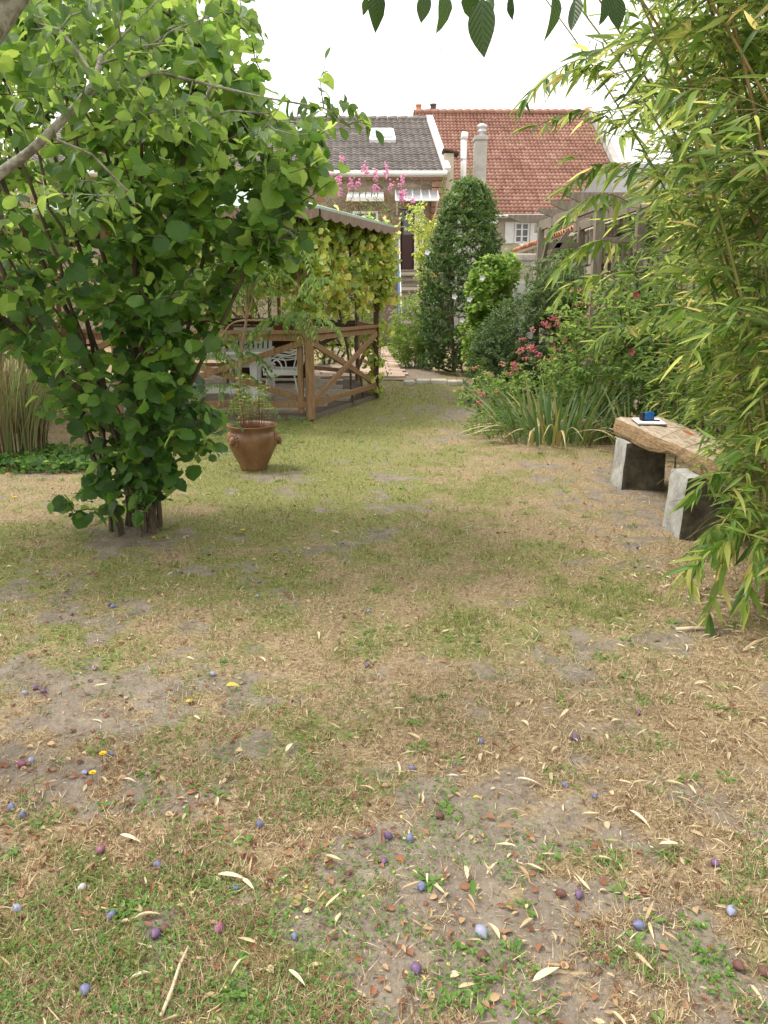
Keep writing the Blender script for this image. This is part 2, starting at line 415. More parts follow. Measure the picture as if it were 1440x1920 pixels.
# ================================================================== GROUND
def blob(x, y, cx, cy, rx, ry): return np.exp(-(((x - cx) / rx) ** 2 + ((y - cy) / ry) ** 2))
def cover(X, Y):
    """how much living green, straw and bare soil the lawn carries at a place"""
    x, y, dep = proj(np.stack([X, Y, np.zeros_like(X)], -1))
    n1 = .45 * fbm(X, Y, 2.0, 4, 3) + .55 * fbm(X, Y, 6.5, 5, 4); n2 = .5 * fbm(X, Y, 1.3, 4, 9) + .5 * fbm(X, Y, 4.0, 4, 10); n3 = fbm(X, Y, 9.0, 4, 21)
    g = .31 + 2.0 * (n1 - .5) + .5 * (n3 - .5)
    g += .80 * blob(x, y, 600, 815, 260, 75) + .35 * blob(x, y, 760, 745, 120, 30) + .30 * blob(x, y, 560, 900, 300, 60)
    g += .30 * blob(x, y, 250, 1080, 420, 90) + .34 * blob(x, y, 680, 980, 430, 110) + .5 * blob(x, y, 1110, 1120, 110, 60)
    g += .5 * blob(x, y, 1000, 1215, 260, 45) + .45 * blob(x, y, 860, 1160, 60, 35) + .28 * blob(x, y, 740, 1190, 130, 40)
    g += .22 * blob(x, y, 250, 1780, 330, 90) + .45 * blob(x, y, 640, 1740, 180, 140) + .3 * blob(x, y, 40, 1640, 120, 90)
    g += .25 * blob(x, y, 480, 1400, 200, 80) + .2 * blob(x, y, 700, 1480, 200, 60) + .15 * blob(x, y, 250, 1240, 150, 80)
    g -= .5 * blob(x, y, 200, 1490, 380, 110) + .5 * blob(x, y, 1200, 1400, 420, 260) + .25 * blob(x, y, 850, 860, 200, 60) + .3 * blob(x, y, 1180, 950, 170, 80)
    b = .03 + 1.9 * (n2 - .5) + 1.5 * (n3 - .5) + .26 * blob(x, y, 650, 1700, 900, 350) - .10 * blob(x, y, 1250, 1400, 250, 200)
    b += .55 * blob(x, y, 950, 1135, 80, 32) + .4 * blob(x, y, 830, 1640, 190, 170) + .35 * blob(x, y, 200, 1340, 200, 70)
    b += .3 * blob(x, y, 380, 1290, 140, 50) + .35 * blob(x, y, 120, 1150, 150, 40) + .3 * blob(x, y, 60, 940, 120, 30) + .5 * blob(x, y, 500, 893, 80, 12)
    b += .5 * blob(x, y, 1190, 940, 130, 45) + .45 * blob(x, y, 270, 1010, 110, 25) + .35 * blob(x, y, 880, 800, 90, 45) + .3 * blob(x, y, 920, 760, 60, 25)
    b += .3 * blob(x, y, 950, 1760, 300, 140) + .2 * blob(x, y, 1150, 1060, 120, 30) + .45 * blob(x, y, 60, 1480, 200, 60) + .4 * blob(x, y, 1330, 1180, 130, 60) + .25 * blob(x, y, 840, 1480, 140, 60)
    b -= .25 * blob(x, y, 600, 820, 260, 60)
    return np.clip(g, 0, 1), np.clip(b, 0, 1), n3
def gh(X, Y):
    d = np.clip((Y - .3) / 1.0, 0, 1)
    return (fbm(X, Y, 3.0, 4, 31) - .5) * .035 * d + (fbm(X, Y, 17.0, 3, 37) - .5) * .014 * d
m, n, l, b = mat('lawn_soil')
at_ = n.new('ShaderNodeAttribute'); at_.attribute_name = 'cover'; sx = n.new('ShaderNodeSeparateColor'); l.new(at_.outputs['Color'], sx.inputs[0])
nf = noise(n, l, 55, 6, .75); nm = noise(n, l, 9, 6, .65); ns = noise(n, l, 160, 4, .7)
soil = ramp(n, [(.25, (.10, .078, .058)), (.45, (.20, .165, .13)), (.60, (.30, .255, .205)), (.78, (.40, .35, .29))])
sm_ = n.new('ShaderNodeMix'); sm_.data_type = 'RGBA'; sm_.inputs[0].default_value = .5; l.new(nm.outputs[0], sm_.inputs[6]); l.new(nf.outputs[0], sm_.inputs[7]); l.new(sm_.outputs[2], soil.inputs[0])
dry = ramp(n, [(.28, (.12, .075, .048)), (.48, (.29, .215, .13)), (.7, (.49, .395, .26))]); l.new(nf.outputs[0], dry.inputs[0])
grn = ramp(n, [(.3, (.07, .075, .025)), (.5, (.20, .205, .07)), (.7, (.38, .36, .16))]); l.new(nf.outputs[0], grn.inputs[0])
def thresh(src, nz, lo, hi, k=.6):
    a = n.new('ShaderNodeMath'); a.operation = 'MULTIPLY_ADD'; a.inputs[1].default_value = k; l.new(nz, a.inputs[0]); l.new(src, a.inputs[2])
    mr = n.new('ShaderNodeMapRange'); mr.inputs[1].default_value = lo; mr.inputs[2].default_value = hi; l.new(a.outputs[0], mr.inputs[0]); return mr.outputs[0]
mg = n.new('ShaderNodeMix'); mg.data_type = 'RGBA'; l.new(thresh(sx.outputs[1], nf.outputs[0], .52, .98), mg.inputs[0]); l.new(dry.outputs[0], mg.inputs[6]); l.new(grn.outputs[0], mg.inputs[7])
ms = n.new('ShaderNodeMix'); ms.data_type = 'RGBA'; l.new(thresh(sx.outputs[0], ns.outputs[0], .50, .75, .5), ms.inputs[0]); l.new(mg.outputs[2], ms.inputs[6]); l.new(soil.outputs[0], ms.inputs[7])
l.new(ms.outputs[2], b.inputs['Base Color']); b.inputs['Roughness'].default_value = .95; b.inputs['Specular IOR Level'].default_value = .15
bump(n, l, nf.outputs[0], .9, .012, b)
M_lawn = m
def grid_ground(name, xs, ys, zoff=0.0, hfn=gh):
    X, Y = np.meshgrid(xs, ys); X = X.ravel(); Y = Y.ravel(); Z = hfn(X, Y) + zoff
    nx, ny = len(xs), len(ys); i, j = np.meshgrid(np.arange(nx - 1), np.arange(ny - 1)); a = (j * nx + i).ravel()
    T = np.stack([a, a + 1, a + nx + 1, a + nx], 1)
    me = tri_mesh(name, np.stack([X, Y, Z], 1), T, M_lawn)
    g, bb, n3 = cover(X, Y); ca = me.color_attributes.new('cover', 'FLOAT_COLOR', 'POINT')
    ca.data.foreach_set('color', np.stack([bb, g, n3, np.ones_like(g)], 1).astype(np.float32).ravel())
    o = place_obj(name, me, None, 'structure'); return o
grid_ground('lawn', np.arange(-7, 5.0, .035), np.concatenate([np.arange(.4, 6, .03), np.arange(6, 17, .06)]))
def far_h(X, Y): return -.03 - .0 * X
o = grid_ground('ground', np.concatenate([[-900, -300, -100, -40], np.arange(-20, 20.1, 1), [40, 100, 300, 900]]),
                np.concatenate([[-300, -60, -10], np.arange(-4, 40, 1), [60, 120, 300, 900]]), -.05, far_h)
# --- grass and litter: real blades and leaves, many more near the path
def sample_ground(n, bias=.5, ymin=705, ymax=1990, xr=(-420, 1860)):
    k = int(n * bias); x = RNG.uniform(xr[0], xr[1], n); y = np.empty(n)
    y[:k] = RNG.uniform(ymin, ymax, k)
    y[k:] = ymin + (ymax - ymin) * RNG.uniform(0, 1, n - k) ** 2.1
    t = 960 - y; dz = -F * sp_ + t * cp; kk = -CAMH / dz
    return (x - 720) * kk, (F * cp + t * sp_) * kk
def blade_tpl(rows=3, bend=.4, w=.5, seed=0):
    V = []; U = []; T = []
    for i in range(rows + 1):
        t = i / rows; ww = w * (1 - t ** 1.6) + .02
        y = bend * t * t; z = t * (1 - .25 * bend * t)
        V += [(-ww / 2, y, z), (ww / 2, y, z)]; U += [(0, t), (1, t)]
    for i in range(rows):
        a = 2 * i; T += [(a, a + 1, a + 3), (a, a + 3, a + 2)]
    return np.array(V, float), np.array(T[:-1] if False else T), np.array(U, float)
def zrot(a):
    c, s = np.cos(a), np.sin(a); o = np.zeros_like(a); e = np.ones_like(a)
    return np.stack([np.stack([c, -s, o], -1), np.stack([s, c, o], -1), np.stack([o, o, e], -1)], -2)
M_grass = leaf_mat('grass_blade', [(.07, .12, .02), (.14, .19, .035), (.23, .26, .06), (.34, .31, .11)], (.20, .28, .05), .3, .6, 0)
M_straw = leaf_mat('straw', [(.13, .08, .045), (.28, .195, .105), (.45, .35, .205), (.66, .56, .38)], (.4, .3, .15), .12, .7, 0, .2)
M_litter = leaf_mat('dry_leaf', [(.13, .05, .028), (.27, .115, .06), (.52, .41, .24), (.66, .56, .38), (.74, .66, .50)], (.5, .4, .2), .12, .6, 0, .3)
M_clover = leaf_mat('clover', [(.05, .13, .02), (.10, .21, .035), (.17, .28, .06)], (.15, .3, .04), .3, .5, 0)
# standing green blades
n = 280000; X, Y = sample_ground(n, .5)
g, bb, n3 = cover(X, Y); keep = (RNG.uniform(0, 1, n) < np.clip((g - .34) * 2.2, .012, .9) * (1 - .9 * np.clip(bb * 1.8, 0, 1)))
tuft = fbm(X, Y, 26, 2, 77); keep &= RNG.uniform(.25, .75, n) < tuft + .08
X, Y, g = X[keep], Y[keep], g[keep]; k = len(X); dist = np.hypot(X, Y)
px_, py_, _ = proj(np.stack([X, Y, X * 0], -1)); tall = 1 + 1.3 * blob(px_, py_, 1090, 1150, 110, 60) + .9 * blob(px_, py_, 900, 1180, 100, 50)
hgt = RNG.uniform(.010, .028, k) * tall * (.7 + .5 * g) * (1 + dist * .075) * RNG.choice([.8, 1, 1.5], k); wdt = RNG.uniform(.0018, .0034, k) * (1 + dist * .13)
tilt = norm(np.stack([RNG.normal(0, .5, k), RNG.normal(0, .5, k), np.ones(k)], -1))
a = RNG.uniform(0, 2 * pi, k); Rz = zrot(a); Rm = Rz.copy(); Rm[:, :, 2] = tilt
P = np.stack([X, Y, gh(X, Y) - .003], -1)
me = scatter_mesh('grass', [blade_tpl(3, .5, 1), blade_tpl(3, .9, 1)], P, Rm, np.stack([wdt, hgt, hgt], -1), np.clip(RNG.normal(.45, .25, k) , 0, .99), M_grass)
tag(place_obj('grass', me, None, 'stuff'), 'short patchy green grass blades growing in the worn lawn', 'grass')
# dead grass lying about in every direction
n = 330000; X, Y = sample_ground(n, .6)
g, bb, n3 = cover(X, Y); wv = fbm(X, Y, 12, 3, 55)
keep = RNG.uniform(0, 1, n) < np.clip(.95 - 1.35 * bb - .45 * g + 1.6 * (wv - .5), .04, 1)
X, Y = X[keep], Y[keep]; k = len(X); dist = np.hypot(X, Y)
a = RNG.uniform(0, 2 * pi, k); el = np.abs(RNG.normal(.12, .28, k)); D = np.stack([np.cos(a) * np.cos(el), np.sin(a) * np.cos(el), np.sin(el)], -1)
Rm = frames(D, np.stack([RNG.normal(0, .3, k), RNG.normal(0, .3, k), np.ones(k)], -1))
Rm = np.stack([Rm[:, :, 0], Rm[:, :, 2], Rm[:, :, 1]], -1)
Ls = RNG.uniform(.012, .042, k) * (1 + dist * .05); wd = RNG.uniform(.0011, .0026, k) * (1 + dist * .12)
P = np.stack([X, Y, gh(X, Y) + RNG.uniform(-.002, .007, k)], -1)
tp = [blade_tpl(3, .9, 1), blade_tpl(3, -.7, 1), blade_tpl(2, .15, 1)]
vv = np.clip(RNG.normal(.45, .30, k) + .25 * (fbm(X, Y, 6, 2, 66) - .5), 0, .99)
me = scatter_mesh('dead_grass', tp, P, Rm, np.stack([wd, Ls, Ls], -1), vv, M_straw)
tag(place_obj('dead_grass', me, None, 'stuff'), 'straw coloured dead grass lying matted over the lawn', 'dead grass')
# clover and small weeds
n = 95000; X, Y = sample_ground(n, .75, 800)
g, bb, _ = cover(X, Y); cl = fbm(X, Y, 5.5, 3, 91); x_, y_, _ = proj(np.stack([X, Y, X * 0], -1))
lowl = .13 + .20 * blob(x_, y_, 300, 1750, 560, 300) + .27 * blob(x_, y_, 250, 1100, 420, 120) + .12 * blob(x_, y_, 350, 960, 200, 60) + .12 * blob(x_, y_, 620, 1380, 300, 150) + .05 * blob(x_, y_, 1100, 1720, 250, 120)
keep = (cl + lowl + .12 * g > .74) & (RNG.uniform(0, 1, n) < .85 - .5 * bb); X, Y = X[keep], Y[keep]; k = len(X)
P = np.stack([X, Y, gh(X, Y) + RNG.uniform(.003, .02, k)], -1); a = RNG.uniform(0, 2 * pi, k)
D = np.stack([np.cos(a), np.sin(a), RNG.normal(.15, .3, k)], -1); Rm = frames(D, np.stack([RNG.normal(0, .4, k), RNG.normal(0, .4, k), np.ones(k)], -1))
sc = RNG.uniform(.006, .0125, k) * (1 + np.hypot(X, Y) * .04)
tp = [leaf_tpl(.62, 3, .55, .2, .1, blunt=.5, tip=.6), leaf_tpl(.8, 3, .6, .25, .2, blunt=.5, tip=.5), leaf_tpl(.32, 3, .5, .2, .2)]
me = scatter_mesh('weeds', tp, P, Rm, sc, mixv(k), M_clover)
tag(place_obj('weeds', me, None, 'stuff'), 'small clover and weed leaves spreading through the lawn', 'weeds')
# broader weeds in small rosettes
cent = np.stack(sample_ground(300, .5, 790), -1); cl = fbm(cent[:, 0], cent[:, 1], 2.5, 3, 93); cent = cent[cl > .42]
q = np.repeat(np.arange(len(cent)), 14); k = len(q); a = RNG.uniform(0, 2 * pi, k); r = RNG.uniform(.002, .03, k)
X = cent[q, 0] + r * np.cos(a); Y = cent[q, 1] + r * np.sin(a); P = np.stack([X, Y, gh(X, Y) + .004], -1)
D = np.stack([np.cos(a), np.sin(a), RNG.uniform(.1, .8, k)], -1)
me = scatter_mesh('rosette_weeds', [leaf_tpl(.34, 4, .6, .2, .35), leaf_tpl(.45, 4, .55, .2, .3, serr=.15)], P, frames(D, np.stack([a * 0, a * 0, a * 0 + 1], -1)), RNG.uniform(.011, .028, k) * (1 + np.hypot(X, Y) * .06), mixv(k, .7), M_clover)
tag(place_obj('rosette_weeds', me, None, 'stuff'), 'broader dandelion rosettes dotted over the lawn', 'weeds')
# dry bamboo and other leaf litter
n = 7000; X, Y = sample_ground(n, .7, 760); x_, y_, _ = proj(np.stack([X, Y, X * 0], -1))
cz_ = fbm(X, Y, 3.5, 3, 41); dn = (cz_ > .5) * .10 + .95 * blob(x_, y_, 1350, 1260, 230, 170) + .35 * blob(x_, y_, 1150, 1450, 420, 330) + .22 * blob(x_, y_, 1200, 1000, 200, 100) + .12 * blob(x_, y_, 700, 1600, 900, 400)
keep = RNG.uniform(0, 1, n) < dn; X, Y = X[keep], Y[keep]
Xb = RNG.uniform(1.15, 2.6, 1500); Yb = RNG.uniform(2.7, 4.3, 1500); kb = RNG.uniform(0, 1, 1500) < np.clip((Xb - 1.15) * 1.3, .05, 1); X = np.r_[X, Xb[kb]]; Y = np.r_[Y, Yb[kb]]
k = len(X); a = RNG.uniform(0, 2 * pi, k); el = np.abs(RNG.normal(0, .16, k))
D = np.stack([np.cos(a), np.sin(a), np.sin(el)], -1); Rm = frames(D, np.stack([RNG.normal(0, .35, k), RNG.normal(0, .35, k), np.ones(k)], -1))
L_ = .012 + .06 * RNG.uniform(0, 1, k) ** 1.8; P = np.stack([X, Y, gh(X, Y) + RNG.uniform(.004, .014, k)], -1)
tp = [leaf_tpl(.15, 6, .4, .6, .12, twist=.5), leaf_tpl(.13, 6, .35, .9, -.2, twist=-.7), leaf_tpl(.20, 5, .4, .5, .25), leaf_tpl(.10, 5, .4, .7, .1, twist=1.2)]
me = scatter_mesh('leaf_litter', tp, P, Rm, L_, np.clip(RNG.normal(.58, .18, k), 0, .99), M_litter)
tag(place_obj('leaf_litter', me, None, 'stuff'), 'pale dry bamboo leaves littering the lawn', 'dry leaves')
# brown curled leaves and bark chips (lower left, under the shrub)
n = 15000; X, Y = sample_ground(n, .6, 800); x_, y_, _ = proj(np.stack([X, Y, X * 0], -1))
keep = RNG.uniform(0, 1, n) < .12 + .75 * blob(x_, y_, 180, 1520, 420, 200) + .55 * blob(x_, y_, 300, 1050, 380, 110) + .4 * blob(x_, y_, 1180, 960, 160, 110) + .15 * blob(x_, y_, 700, 1050, 600, 250) + .2 * blob(x_, y_, 600, 1800, 600, 200)
X, Y = X[keep], Y[keep]; k = len(X); a = RNG.uniform(0, 2 * pi, k)
D = np.stack([np.cos(a), np.sin(a), RNG.normal(.05, .15, k)], -1); Rm = frames(D, np.stack([RNG.normal(0, .35, k), RNG.normal(0, .35, k), np.ones(k)], -1))
me = scatter_mesh('bark_chips', [leaf_tpl(.6, 4, .5, .3, .2, blunt=.3, tip=.4), leaf_tpl(.35, 3, .5, .4, -.1, blunt=.3, tip=.4)], np.stack([X, Y, gh(X, Y) + .006], -1), Rm, RNG.uniform(.008, .028, k) * (1 + .05 * np.hypot(X, Y)), np.clip(RNG.normal(.26, .16, k), 0, .99), M_litter)
tag(place_obj('bark_chips', me, None, 'stuff'), 'reddish brown bark chips and curled leaves on bare soil', 'leaf litter')
# crumbs of soil, grit and chaff
n = 60000; X, Y = sample_ground(n, .85, 880); g, bb, _ = cover(X, Y)
keep = RNG.uniform(0, 1, n) < .12 + .9 * bb; X, Y = X[keep], Y[keep]; k = len(X); a = RNG.uniform(0, 2 * pi, k)
cr = (np.array([(0, -.5, 0), (.45, 0, .05), (0, .5, 0), (-.4, .05, .0), (.05, 0, .42)], float), np.array([(0, 1, 4), (1, 2, 4), (2, 3, 4), (3, 0, 4)]), np.zeros((5, 2)))
M_crumb = leaf_mat('crumb', [(.09, .065, .045), (.19, .145, .105), (.30, .245, .19), (.42, .34, .24)], (.1, .1, .1), .0, .9, 0, .1, 1.0)
s_ = RNG.uniform(.0025, .010, k) * (1 + .04 * np.hypot(X, Y)) * RNG.uniform(.4, 1, k)
me = scatter_mesh('soil_crumbs', [cr], np.stack([X, Y, gh(X, Y) - .001], -1), zrot(a), np.stack([s_, s_ * RNG.uniform(.6, 2.2, k), s_], -1), mixv(k, .5, .28), M_crumb, smooth=False)
tag(place_obj('soil_crumbs', me, None, 'stuff'), 'crumbs of dry soil and grit on the bare patches', 'soil')
# fallen yellow petals
n = 900; X, Y = sample_ground(n, .95, 1150); x_, y_, _ = proj(np.stack([X, Y, X * 0], -1))
keep = RNG.uniform(0, 1, n) < .05 + .8 * blob(x_, y_, 600, 1740, 180, 110) + .5 * blob(x_, y_, 120, 1740, 200, 110) + .35 * blob(x_, y_, 880, 1680, 60, 60) + .1 * blob(x_, y_, 300, 1300, 300, 100)
X, Y = X[keep], Y[keep]; k = len(X); a = RNG.uniform(0, 2 * pi, k)
M_yel = leaf_mat('yellow_leaf', [(.50, .38, .06), (.66, .55, .10), (.74, .66, .26)], (.8, .6, .1), .25, .5, 0)
D = np.stack([np.cos(a), np.sin(a), RNG.normal(.2, .3, k)], -1)
me = scatter_mesh('yellow_leaflets', [leaf_tpl(.6, 3, .5, .3, .2)], np.stack([X, Y, gh(X, Y) + RNG.uniform(.006, .02, k)], -1), frames(D, np.stack([RNG.normal(0, .4, k), RNG.normal(0, .4, k), np.ones(k)], -1)), RNG.uniform(.007, .015, k), mixv(k), M_yel)
tag(place_obj('yellow_leaflets', me, None, 'stuff'), 'tiny yellow leaflets scattered among the weeds in the foreground', 'fallen leaves')
# ================================================================== HOUSES
def tile_mat(name, cols, seedshift):
    m, n, l, b = mat(name)
    uv = n.new('ShaderNodeUVMap'); fl = n.new('ShaderNodeVectorMath'); fl.operation = 'FLOOR'; l.new(uv.outputs[0], fl.inputs[0])
    wn = n.new('ShaderNodeTexWhiteNoise'); wn.noise_dimensions = '2D'; l.new(fl.outputs[0], wn.inputs['Vector'])
    t = noise(n, l, .55, 5, .65); a = n.new('ShaderNodeMath'); a.operation = 'MULTIPLY_ADD'; a.inputs[1].default_value = .30
    l.new(wn.outputs[0], a.inputs[0]); mm = n.new('ShaderNodeMath'); mm.operation = 'MULTIPLY'; mm.inputs[1].default_value = .70; l.new(t.outputs[0], mm.inputs[0]); l.new(mm.outputs[0], a.inputs[2])
    r = ramp(n, [(.2 + .6 * k / (len(cols) - 1), c) for k, c in enumerate(cols)]); l.new(a.outputs[0], r.inputs[0])
    l.new(r.outputs[0], b.inputs['Base Color']); b.inputs['Roughness'].default_value = .8
    t2 = noise(n, l, 14, 5, .7); bump(n, l, t2.outputs[0], .4, .01, b); return m
def tiled_roof(name, root, A, B, C, ncol, nrow, m, amp=.028, step=.03, D=None):
    """eave from A to B, ridge from C on; every course is a rippled strip that overlaps the one below"""
    A, B, C = map(Vector, (A, B, C)); u = B - A; s = C - A; D = Vector(D) if D else B + s; N = u.cross(s).normalized()
    sub = 6; nx = ncol * sub + 1; V = []; T = []; U = []
    for r_ in range(nrow):
        for e, (t, h) in enumerate(((r_ / nrow, 0.0), (r_ / nrow, step), ((r_ + 1) / nrow, .004))):
            L0 = A + (C - A) * t; R0 = B + (D - B) * t; dr = .35 * ((r_ * 7919) % 3 - 1) * .012
            for i in range(nx):
                q = i / (nx - 1); ph = (i % sub) / sub
                wv = amp * (sin(2 * pi * ph) * .7 + .3 * sin(4 * pi * ph + .6))
                p = L0 + (R0 - L0) * q + N * (h + wv + dr); V.append(p[:]); U.append((i / sub - .001 * (e == 2), r_ + .5))
        o = r_ * 3 * nx
        for e in (0, 1):
            for i in range(nx - 1):
                a = o + e * nx + i; T.append((a, a + 1, a + nx + 1, a + nx))
    org = np.array(WO[root.name])
    me = tri_mesh(name, np.array(V) - org, np.array(T), m, None, np.array(U, float), False)
    return place_obj(name, me, root, 'stuff')
M_tgrey = tile_mat('grey_tiles', [(.085, .073, .07), (.13, .112, .105), (.165, .145, .135), (.26, .225, .20)], 0)
M_tred = tile_mat('red_tiles', [(.17, .08, .06), (.26, .125, .09), (.33, .175, .13), (.44, .28, .21)], 1)
def rubble_mat(name, cols, mortar, sc=3.2):
    m, n, l, b = mat(name); tc = n.new('ShaderNodeTexCoord'); mp = n.new('ShaderNodeMapping'); mp.inputs['Scale'].default_value = (1, 1, 2.0)
    l.new(tc.outputs['Object'], mp.inputs[0])
    vo = n.new('ShaderNodeTexVoronoi'); vo.inputs['Scale'].default_value = sc; l.new(mp.outputs[0], vo.inputs['Vector'])
    ve = n.new('ShaderNodeTexVoronoi'); ve.feature = 'DISTANCE_TO_EDGE'; ve.inputs['Scale'].default_value = sc; l.new(mp.outputs[0], ve.inputs['Vector'])
    sx = n.new('ShaderNodeSeparateColor'); l.new(vo.outputs['Color'], sx.inputs[0])
    r = ramp(n, [(k / (len(cols) - 1), c) for k, c in enumerate(cols)]); l.new(sx.outputs[0], r.inputs[0])
    mr = n.new('ShaderNodeMapRange'); mr.inputs[1].default_value = .03; mr.inputs[2].default_value = .10; l.new(ve.outputs['Distance'], mr.inputs[0])
    mx = n.new('ShaderNodeMix'); mx.data_type = 'RGBA'; mx.inputs[6].default_value = c4(mortar); l.new(mr.outputs[0], mx.inputs[0]); l.new(r.outputs[0], mx.inputs[7])
    l.new(mx.outputs[2], b.inputs['Base Color']); b.inputs['Roughness'].default_value = .92; bump(n, l, mr.outputs[0], .9, .03, b); return m
M_rubble = rubble_mat('rubble_stone', [(.16, .12, .09), (.27, .21, .15), (.36, .29, .21), (.30, .15, .09), (.22, .19, .16)], (.34, .29, .23))
M_rend = rough_mat('pale_render', [(.40, .36, .29), (.52, .47, .38), (.60, .55, .46)], 2.2, .9, .3, .01)
M_grend = rough_mat('grey_render', [(.28, .27, .25), (.40, .385, .36), (.48, .46, .43)], 2.5, .9, .35, .01)
M_stonep = rough_mat('pale_stone', [(.38, .35, .30), (.54, .50, .44), (.66, .62, .56)], 9, .9, .5, .01, vary=.12)

def wall_box(mb, x0, x1, y0, y1, z0, z1): mb.box(((x0 + x1) / 2, (y0 + y1) / 2, (z0 + z1) / 2), (x1 - x0, y1 - y0, z1 - z0))
def window(root, x0, x1, z0, z1, y, nx=2, nz=2, fm=None, shutters=False):
    fm = fm or M_white; t = .07
    fr = MB(); fr.box(((x0 + x1) / 2, y - .03, z1 - t / 2), (x1 - x0, .1, t)); fr.box(((x0 + x1) / 2, y - .03, z0 + t / 2), (x1 - x0, .1, t))
    fr.box((x0 + t / 2, y - .03, (z0 + z1) / 2), (t, .1, z1 - z0 - 2 * t)); fr.box((x1 - t / 2, y - .03, (z0 + z1) / 2), (t, .1, z1 - z0 - 2 * t))
    wobj = fr.build('window', fm, root)
    bars = MB()
    for i in range(1, nx): bars.box((x0 + (x1 - x0) * i / nx, y - .035, (z0 + z1) / 2), (.045 if i != nx / 2 else .07, .06, z1 - z0 - 2 * t))
    for i in range(1, nz): bars.box(((x0 + x1) / 2, y - .037, z0 + (z1 - z0) * i / nz), (x1 - x0 - 2 * t, .05, .04))
    bars.build('glazing_bar', fm, wobj)
    for i in range(nx):
        for k in range(nz):
            xa = x0 + t + (x1 - x0 - 2 * t) * i / nx; xb = x0 + t + (x1 - x0 - 2 * t) * (i + 1) / nx
            za = z0 + t + (z1 - z0 - 2 * t) * k / nz; zb = z0 + t + (z1 - z0 - 2 * t) * (k + 1) / nz
            MB().box(((xa + xb) / 2, y - .01, (za + zb) / 2), (xb - xa, .02, zb - za)).build('pane', M_glass, wobj)
    return wobj
# ---- grey tiled stone house
YH = 27.0; zE = at(700, 324, YH).z; xR = at(836, 324, YH).x; YR = 31.0; zR = at(700, 224, YR).z; xRr = at(804, 224, YR).x
gh_ = thing('stone_house', 'low rubble stone house with grey tiled roof and white gutter behind the steps', 'house', (xR - 5, YH, 0))
W = MB(); XL = xR - 14
dx0, dx1, dz0, dz1 = at(751, 500, YH).x, at(776, 500, YH).x, 2.42, 4.35
wx0, wx1, wz0, wz1 = at(661, 400, YH).x, at(709, 400, YH).x, 3.15, 4.28
zT = zE - .02
for (a, b_, c, d) in ((XL, wx0, 0, zT), (wx1, dx0, 0, zT), (dx1, xR - .05, 0, zT), (wx0, wx1, 0, wz0), (wx0, wx1, wz1, zT), (dx0, dx1, 0, dz0), (dx0, dx1, dz1, zT)):
    wall_box(W, a, b_, YH + .1, YH + .5, c, d)
wall_box(W, xR - .4, xR - .05, YH + .5, YR + 3.9, 0, zT); wall_box(W, XL, XL + .35, YH + .5, YR + 3.9, 0, zT); wall_box(W, XL + .35, xR - .4, YR + 3.6, YR + 3.9, 0, zT)
W.build('wall', M_rubble, gh_)
tiled_roof('roof', gh_, (XL, YH - .25, zE), (xR - .05, YH - .25, zE), (XL, YR, zR), 62, 24, M_tgrey, D=(xRr, YR, zR))
b2 = MB(); b2.add([(XL, YR + .02, zR), (xRr, YR + .02, zR), (xR - .1, YR + 4, zE), (XL, YR + 4, zE)], [(0, 1, 2, 3)]); b2.build('rear_slope', M_tgrey, gh_)
gb = MB(); gb.add([(xR - .2, YH + .1, zE - .02), (xR - .2, YR + 3.9, zE - .02), (xRr - .15, YR, zR - .05)], [(0, 1, 2)]); gb.build('gable', M_rubble, gh_)
rd = MB()
for k in range(36):
    xa = XL + (xRr - XL) * k / 36; rd.tube([(xa, YR, zR + .02), (xa + (xRr - XL) / 36 - .01, YR, zR + .035)], [.085, .1], 8)
rd.build('ridge_tiles', M_tgrey, gh_)
vg = MB(); vg.bar((xR + .02, YH - .3, zE + .05), (xRr + .02, YR, zR + .08), .22, .14); vg.build('verge', M_whited, gh_)
gt = MB(); gt.tube([(XL, YH - .33, zE - .03), (xR + .02, YH - .33, zE - .05)], .065, 10); gt.build('gutter', M_white, gh_)
sf = MB(); sf.box(((XL + xR) / 2, YH - .06, zE - .1), (xR - XL - .1, .3, .05)); sf.build('soffit', M_whited, gh_)
def skylight(x0, x1, y0, y1):
    """on the roof plane: photo rows y0 (upper) and y1 (lower)"""
    def onroof(px, py):
        d = ray(px, py); nz_ = (zR - zE) / (YR - YH + .25)          # z = zE + nz*(Y-YH+.25)
        k = (zE - nz_ * (YH - .25) - CAMH) / (d[2] - nz_ * d[1]); return Vector((d[0] * k, d[1] * k, CAMH + d[2] * k))
    c = [onroof(x0 + 3, y0), onroof(x1 - 2, y0), onroof(x1 + 3, y1), onroof(x0, y1)]
    nrm = Vector((0, -(zR - zE), YR - YH + .25)).normalized(); up = nrm * .12
    f = MB()
    for i in range(4): f.bar(c[i] + up * .5, c[(i + 1) % 4] + up * .5, .09, .14, nrm)
    sk = f.build('skylight', M_white, gh_)
    g_ = MB(); g_.add([p + up * .8 for p in c], [(0, 1, 2, 3), (3, 2, 1, 0)][:1]); g_.build('pane', M_glasssky, sk)
    bl = MB(); bl.bar(c[3] * .75 + c[0] * .25 + up * 1.05, c[2] * .75 + c[1] * .25 + up * 1.05, .05, .03, nrm); bl.build('blind_rail', M_zinc, sk)
M_glasssky = plain('sky_glass', (.62, .66, .70), .1, spec=.9, dirt=.03)
skylight(695, 737, 248, 268); skylight(552, 584, 246, 267)
window(gh_, wx0, wx1, wz0, wz1, YH + .16, 2, 3)
dr = MB(); dr.box(((dx0 + dx1) / 2, YH + .2, (dz0 + dz1) / 2 - .2), (dx1 - dx0 - .08, .05, dz1 - dz0 - .4))
M_door = plain('dark_red_door', (.045, .012, .012), .4, dirt=.2)
